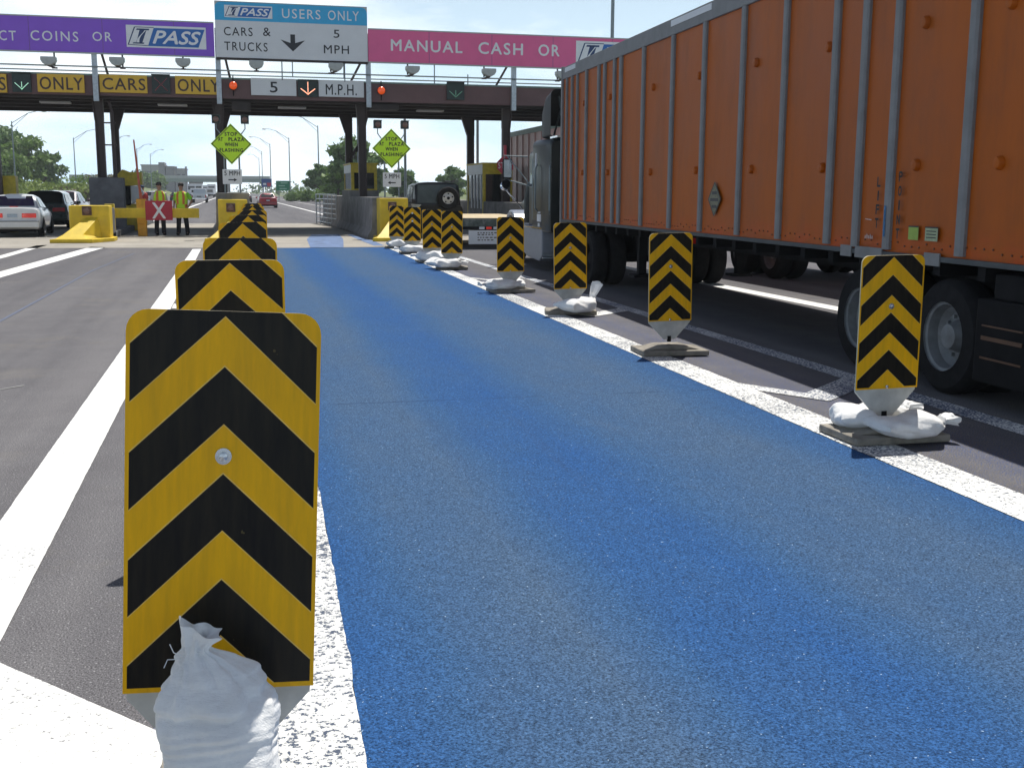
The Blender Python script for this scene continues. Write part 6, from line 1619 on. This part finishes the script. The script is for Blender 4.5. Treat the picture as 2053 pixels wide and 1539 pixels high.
# right bank
tree('broadleaf_tree', 'lone dark tree in front of the second right lamp post', gp(640, 185), 6.0, 5.0, 13, M_LEAFD, 4200)
tree('broadleaf_tree', 'tall loose tree behind the canopy columns above the booth', gp(708, 150), 8.7, 6.6, 14, M_LEAFD, 4600, trunk_h=0.35)
tree('broadleaf_tree', 'lower leafy tree left of the tall loose one beside the column', gp(677, 150), 5.0, 4.0, 15, M_LEAF, 3600, trunk_h=0.12)
tree('broadleaf_tree', 'leafy tree right of the tall loose one, behind the lime sign', gp(746, 152), 7.0, 5.2, 16, M_LEAFD, 3600, trunk_h=0.2)
tree('broadleaf_tree', 'tree behind the right speed plate, right of the lime sign', gp(806, 165), 4.9, 5.0, 17, M_LEAFD, 3800, trunk_h=0.1)
tree('broadleaf_tree', 'round dark tree above the spare wheel of the off-roader', gp(907, 190), 5.9, 5.0, 18, M_LEAFD, 5200, trunk_h=0.1)
for i, (px, Y, w, h, mm, lab) in enumerate(((597, 190, 4.5, 1.9, M_LEAFD, 'round bush by the roadside right of the green guide sign'), (620, 186, 5.5, 2.0, M_LEAF, 'round bush at the foot of the lone dark tree'), (668, 165, 6, 2.0, M_LEAF, 'bush left of the railing by the leafy tree'), (860, 260, 9, 2.8, M_LEAF, 'distant bush between the two right-hand trees'), (838, 270, 8, 2.9, M_LEAFD, 'distant bush just right of the tree behind the speed plate'), (945, 230, 9, 2.6, M_LEAFY, 'pale bush right of the round dark tree'), (880, 235, 7, 2.6, M_LEAFY, 'pale bush left of the round dark tree'))):
    bush(lab, gp(px, Y), w, 3.5, h, 60 + i, mm, 1500)
# banks and far wood
def hill(name, pts, y0, y1, m):
    """smooth raised bank: pts (x, height)"""
    rings = []
    for f_, k in ((0, 0), (.15, .5), (.35, .92), (.6, 1), (1, .9)):
        rings.append([(x, y0 + (y1 - y0) * f_, -0.12 + h * k) for x, h in pts])
    mb = MB(); mb.loft(rings, 0, closed=False, caps=False)
    return struct(mb.build(name, m, fix=False))
hill('grass_bank', [(-130, 0.0), (-90, 4.5), (-60, 4.2), (-42, 3.9), (-34, 3.6), (-26, 2.2), (-20, 0)], 330, 470, M_GRASS)
hill('grass_bank', [(15.5, 0.0), (18, 1.1), (30, 1.6), (60, 2.2), (120, 2.5), (160, 0)], 200, 330, M_GRASS)
hill('grass_bank', [(-120, 0.0), (-90, 2.0), (-60, 1.6), (-40, 0.9), (-37, 0)], 160, 230, M_GRASS)
r = random.Random(9)
mb = MB(); bl = []
for k in range(70):
    x = -260 + k * 8.5 + r.uniform(-4, 4)
    if -60 < x < 22: continue
    h = r.uniform(3, 5.5); bl.append(((x, 560 + r.uniform(-12, 12), h * .5), (9, 6, h * .55)))
for k in range(24):
    x = 6 + k * 4.5; h = r.uniform(2.0, 3.6); bl.append(((x, 520 + r.uniform(-12, 12), h * .5 + 1.0), (6, 6, h * .6)))
leaves(mb, bl, 16000, 0.7, r)
wd = mb.build('distant_wood', M_LEAFD, fix=False, sharp=0); struct(wd, 'stuff')

# ================================================================== LAMP POSTS AND POLES
def lamp(label, px_top, py_top, Y, arm, side, base_z=0.0):
    p = at(px_top, py_top, Y)
    t = thing('street_lamp', label, 'street lamp', (p.x, Y, 0), 0, 'tall roadside lamp posts')
    h = p.z; q = MB(); q.tube([(0, 0, 0), (0, 0, h)], [0.14, 0.08], 10); q.bx(-.25, .25, -.25, .25, 0, .2); q.build('pole', M_GALVD, t)
    q = MB(); q.tube([(0, 0, h - 0.3), (side * arm * 0.55, 0, h + arm * 0.28), (side * arm * 0.85, 0, h + arm * 0.36), (side * arm, 0, h + arm * 0.36)], 0.05, 6); q.tube([(0, 0, h - 1.0), (side * arm * 0.55, 0, h + arm * 0.27)], 0.035, 6); q.build('arm', M_GALVD, t)
    q = MB(); q.sphere((side * (arm + 0.35), 0, h + arm * 0.36 - 0.03), 0.42, 10, sc=(1, 0.45, 0.28)); q.build('lamp_head', M_GREY, t)
lamp('nearest left lamp post in front of the tree clump', 23, 243, 190, 4.4, 1)
lamp('second left lamp post, rising beyond the scrub', 147, 276, 245, 4.6, 1)
lamp('left lamp post seen between the two dark columns', 229, 281, 260, 2.6, 1)
lamp('left lamp post beside the thin red raised gate', 274, 298, 330, 3.4, 1)
lamp('left lamp post in front of the grey building', 301, 308, 350, 3.2, 1)
lamp('nearest right lamp post, beside the lone dark tree', 637, 252, 193, 4.4, -1)
lamp('second right lamp post, left of the lone dark tree', 579, 276, 231, 4.4, -1)
lamp('third right lamp post above the blue route sign', 541, 288, 285, 4.2, -1)
lamp('fourth right lamp post in the lamp row', 524.5, 303, 350, 3.6, -1)
lamp('farthest right lamp post in the lamp row', 519, 316, 410, 3.0, -1)
for px, pyt, Y, rad, lab in ((1230, -60, 70, 0.13, 'tall bare pole rising behind the magenta sign'), (811, 190, 60, 0.075, 'grey-green pole behind the right lime sign'), (957.5, 190, 56, 0.075, 'grey-green pole beside the far canopy column'), (716, 190, 62, 0.055, 'thin pole between the two canopy columns of the right island')):
    p = at(px, pyt, Y); t = thing('pole', lab, 'pole', (p.x, Y, 0), 0, 'bare grey poles behind the plaza')
    q = MB(); q.tube([(0, 0, 0), (0, 0, p.z)], [rad, rad * .85], 10); q.build('shaft', M_GALVD, t); q = MB(); q.bx(-rad * 2, rad * 2, -rad * 2, rad * 2, 0.0, 0.05); q.build('base_plate', M_GALV, t)

# ================================================================== FAR BUILDINGS, OVERPASS, SIGNS
def block(label, px0, px1, pyt, Y, D, mm, bands, tower=None):
    a = at(px0, pyt, Y); b = at(px1, pyt, Y)
    t = thing('building', label, 'building', ((a.x + b.x) / 2, Y, 0), 0); w = (b.x - a.x) / 2
    q = MB(); q.bx(-w, w, 0, D, 0, a.z); q.build('walls', mm, t)
    q = MB(); q.bx(-w - .4, w + .4, -.4, D + .4, a.z, a.z + 0.6); q.build('parapet', M_BLDD, t)
    for z0, z1 in bands:
        n = max(2, int(w / 2.2))
        for k in range(n):
            x = -w + 2 * w * (k + .12) / n; q = MB(); q.bx(x, x + 2 * w * .76 / n, -0.12, 0.1, z0, z1); q.build('window', M_GLASS, t)
    if tower:
        c = at(tower[0], tower[2], Y); d = at(tower[1], tower[2], Y); xm = (a.x + b.x) / 2
        q = MB(); q.bx(c.x - xm, d.x - xm, -1.0, D * .7, 0, c.z); q.build('tower', M_BLDD, t)
    return t
block('largest far grey building with a taller dark tower at its right', 283, 329, 332, 640, 26, M_BLD, ((6.5, 8.2), (10.5, 12.0)), (317.5, 329.5, 325.5))
block('middle far grey building, a plain dark square block', 332, 348.5, 335.5, 640, 22, M_BLDD, ((6.5, 8.2),))
block('right far grey building with two posts at its corners', 353, 372.5, 340, 640, 22, M_BLD, ((6.5, 7.6), (9.5, 10.6)))
for px in (353, 372.5):
    p = at(px, 334, 638.5); t = thing('pole', 'dark corner mast of the right far building, ' + ('left one' if px < 360 else 'right one'), 'pole', (p.x, 638.5, 0)); q = MB(); q.bx(-.5, .5, -.4, .4, 0, p.z); q.bx(-.7, .7, -.6, .6, 0, .5); q.build('mast', M_BLDD, t)
a = at(243, 361, 150); wt = thing('box_truck', 'white box lorry parked beyond the coin machine', 'truck', (a.x, 150, 0))
q = MB(); q.bx(-1.6, 1.4, 0, 5.5, 0.9, 3.2); q.build('cargo_box', M_BOXW, wt, bevel=0.03)
q = MB(); q.bx(-1.4, 1.2, 5.5, 7.2, 0.5, 2.2); q.build('cab', M_BOXW, wt, bevel=0.1)
q = MB(); q.bx(-1.0, .8, 0.1, 7, .5, .9); q.build('frame', M_CHASSIS, wt)
for y in (1.4, 6.2): wheel(wt, -1.55, y, .45, .27, -1, False); wheel(wt, 1.35, y, .45, .27, 1, False)
ov = thing('overpass', 'distant pale green road overpass crossing the highway', 'bridge', (-10, 520, 0))
q = MB(); q.bx(-58, 26, 0, 11, 5.6, 7.0); q.build('girder', M_BRIDGE, ov)
q = MB(); q.bx(-58, 26, -0.4, 11.4, 7.0, 7.3); q.bx(-58, 26, -.3, 0, 7.3, 8.3); q.bx(-58, 26, 11, 11.3, 7.3, 8.3); q.build('parapet', mat('overpass_parapet', (0.42, 0.45, 0.43), 0.7), ov)
for x in (-40, -22, -6, 8):
    q = MB(); q.bx(x - 0.7, x + .7, 3, 8, 0, 5.6); q.bx(x - 3, x + 3, 3.5, 7.5, 4.8, 5.6); q.build('pier', M_PIER, ov)
def gsign(label, pxa, pxb, pyt, pyb, Y, m, extra=None):
    a = at(pxa, pyt, Y); b = at(pxb, pyb, Y); xm = (a.x + b.x) / 2; w = (b.x - a.x) / 2
    t = thing('guide_sign', label, 'road sign', (xm, Y, 0))
    q = MB(); q.bx(-w, w, 0, .08, b.z, a.z); q.build('sign_board', m, t)
    q = MB()
    for s in (-.6, .6): q.tube([(s * w, .15, 0), (s * w, .15, a.z - .2)], .06, 6)
    q.build('post', M_GALVD, t)
    return t, w, b.z, a.z
g_, w, z0, z1 = gsign('green guide sign on the right verge, before the far bank', 553, 581, 362.5, 382.5, 200, M_SGREEN)
q = MB()
for k, (l, r_) in enumerate(((-.3, .7), (-.6, .3), (-.5, .55))): q.bx(l * w, r_ * w, -.02, -.005, z1 - .45 - k * .48, z1 - .28 - k * .48)
q.build('legend', mat('guide_sign_legend', (0.30, 0.52, 0.40), .5), g_)
g_, w, z0, z1 = gsign('small blue route sign with a red shield below the lamp row', 524, 545, 358.5, 375, 215, M_SBLUE2)
q = MB(); q.prism([(0.15 * w, z0 + .1), (.75 * w, z0 + .1), (.85 * w, z0 + .75), (.05 * w, z0 + .75)], 'y', -.03, -.005); q.build('shield', M_STOPR, g_)
q = MB(); q.bx(-.7 * w, -.1 * w, -.03, -.005, z0 + .35, z0 + .7); q.build('legend', M_SGREY, g_)
t = thing('guard_rail', 'low grey guard rail along the right road edge before the grass', 'guard rail', (15.6, 190, 0))
q = MB(); q.tube([(0.9, -60, .6), (0.6, 0, .6), (0, 200, .6)], .10, 6); q.build('rail', M_GALVD, t)
for k in range(30):
    q = MB(); yy = -58 + k * 8.5; q.bx(0.65, .8, yy, yy + .12, 0, .62); q.build('post', M_GALVD, t)

# ================================================================== FAR TRAFFIC
def pickup(label, loc, rz, paint):
    t = thing('pickup_truck', label, 'car', loc, rz)
    st = [(0.0, 0.55, 1.12, .97), (0.1, .5, 1.14, 1.0), (2.3, .5, 1.15, 1.0), (4.2, .5, 1.12, 1.0), (5.3, .5, 1.05, .95), (5.45, .55, .8, .9)]
    rings = []
    for (y, zl, zb, k) in st:
        a = 1.0 * k; h = zb - zl
        half = [(a * .9, zl), (a, zl + .3 * h), (a, zl + .8 * h), (a * .95, zb), (a * .4, zb + .01)]
        rings.append([(x, y, z) for x, z in half] + [(-x, y, z) for x, z in reversed(half)])
    q = MB(); q.loft(rings)
    q.loft([sect(2.2, -.84, .84, 1.1, 1.2, .04), sect(2.35, -.80, .80, 1.1, 1.84, .1), sect(3.4, -.80, .80, 1.1, 1.86, .1), sect(4.1, -.84, .84, 1.05, 1.2, .04)])
    q.build('body', paint, t, sharp=30)
    q = MB(); q.quad((-.68, 2.25, 1.27), (.68, 2.25, 1.27), (.64, 2.325, 1.72), (-.64, 2.325, 1.72)); q.build('rear_window', M_GLASS, t, fix=False)
    for s in (-1, 1):
        q = MB(); q.quad((s * .85, 2.5, 1.27), (s * .85, 3.7, 1.27), (s * .82, 3.4, 1.72), (s * .82, 2.5, 1.72)); q.build('side_window', M_GLASS, t, fix=False)
        q = MB(); q.bx(s * .82, s * .97, -.02, .03, .72, 1.05); q.build('tail_light', M_TAIL, t)
        for y in (1.1, 4.4): wheel(t, s * 1.01, y, .38, .24, s, False)
    q = MB(); q.bx(-.95, .95, -.12, .0, .5, .68); q.build('rear_bumper', M_CHROME, t)
    q = MB(); q.bx(-.8, .8, -.02, .0, .70, .74); q.bx(-.3, .3, -.02, 0, .8, .92); q.build('tailgate_trim', M_TRIM, t)
    return t
p = at(399, 395, 160); pickup('silver white pickup driving away right of the two workers', (p.x, 160, 0), R(-1), M_CARS)
p = at(303, 390, 120); car('hatchback', 'white hatchback beyond the red X board, behind the left worker', 'car', (p.x, 120, 0), R(-5), 4.4, 1.8, VAN, VGH, M_CARW)
p = at(352, 390, 190); car('sedan', 'distant dark car between the two workers', 'car', (p.x, 190, 0), 0, 4.4, 1.8, SED, SGH, M_CARK)
p = at(452, 385, 200); car('sedan', 'distant pale car just behind the central sign plate', 'car', (p.x, 200, 0), 0, 4.5, 1.8, SED, SGH, M_CARS)
p = at(492, 385, 170); car('sedan', 'distant dark car peeping over the central wall', 'car', (p.x, 170, 0), 0, 4.5, 1.8, SED, SGH, M_CARG)
FAR = [(384, 330, 3.6, 2.3, 'leftmost distant white van in the far queue'), (398, 380, 3.9, 2.4, 'distant white lorry second in the far queue'), (412, 400, 3.6, 2.3, 'distant white lorry left of the column foot'), (424, 360, 3.7, 2.3, 'distant white lorry nearest the central column'), (390, 290, 2.3, 1.9, 'distant white van low in the far queue, left one'), (407, 280, 2.3, 1.9, 'distant white van low in the far queue, middle one'), (421, 300, 2.4, 1.9, 'distant white van low in the far queue, right one')]
for px, Y, H, Wv, lab in FAR:
    p = at(px, 384, Y)
    t = thing('box_truck' if H > 3 else 'van', lab, 'truck' if H > 3 else 'van', (p.x, Y, 0), R(random.uniform(-3, 3)), 'white vehicles queuing far down the road')
    L_ = 6.5 if H > 3 else 4.8
    q = MB(); q.bx(-Wv / 2, Wv / 2, 0, L_ * .72, .8, H); q.build('cargo_box', M_BOXW, t, bevel=.05)
    q = MB(); q.prism([(L_ * .72, .5), (L_ * .72, min(H, 2.3)), (L_ * .85, min(H, 2.2)), (L_ * .95, 1.3), (L_, 1.2), (L_, .5)], 'x', -Wv / 2 + .1, Wv / 2 - .1); q.build('cab', M_BOXW, t, bevel=.05)
    q = MB(); q.bx(-Wv / 2 + .25, Wv / 2 - .25, -.02, 0, H * .55, H * .82); q.build('rear_window', M_GLASS, t)
    q = MB(); q.bx(-Wv / 2 + .2, Wv / 2 - .2, .1, L_ - .2, .45, .8); q.build('frame', M_CHASSIS, t)
    for s in (-1, 1):
        for y in (1.2, L_ - 1.1): wheel(t, s * (Wv / 2 - .02), y, .42, .25, s, False)

# ================================================================== AIR
mb = MB(); mb.bx(-420, 420, -30, 900, -1.2, 40)
hz = mb.build('haze', [], fix=False)
hm = bpy.data.materials.new('haze'); hm.use_nodes = True
ht = hm.node_tree
for n in list(ht.nodes): ht.nodes.remove(n)
ho = ht.nodes.new('ShaderNodeOutputMaterial'); pv = ht.nodes.new('ShaderNodeVolumePrincipled')
pv.inputs['Color'].default_value = (0.86, 0.92, 1.0, 1); pv.inputs['Density'].default_value = 0.00034; pv.inputs['Anisotropy'].default_value = 0.2
ht.links.new(pv.outputs[0], ho.inputs['Volume'])
hz.data.materials.append(hm); struct(hz, 'stuff')
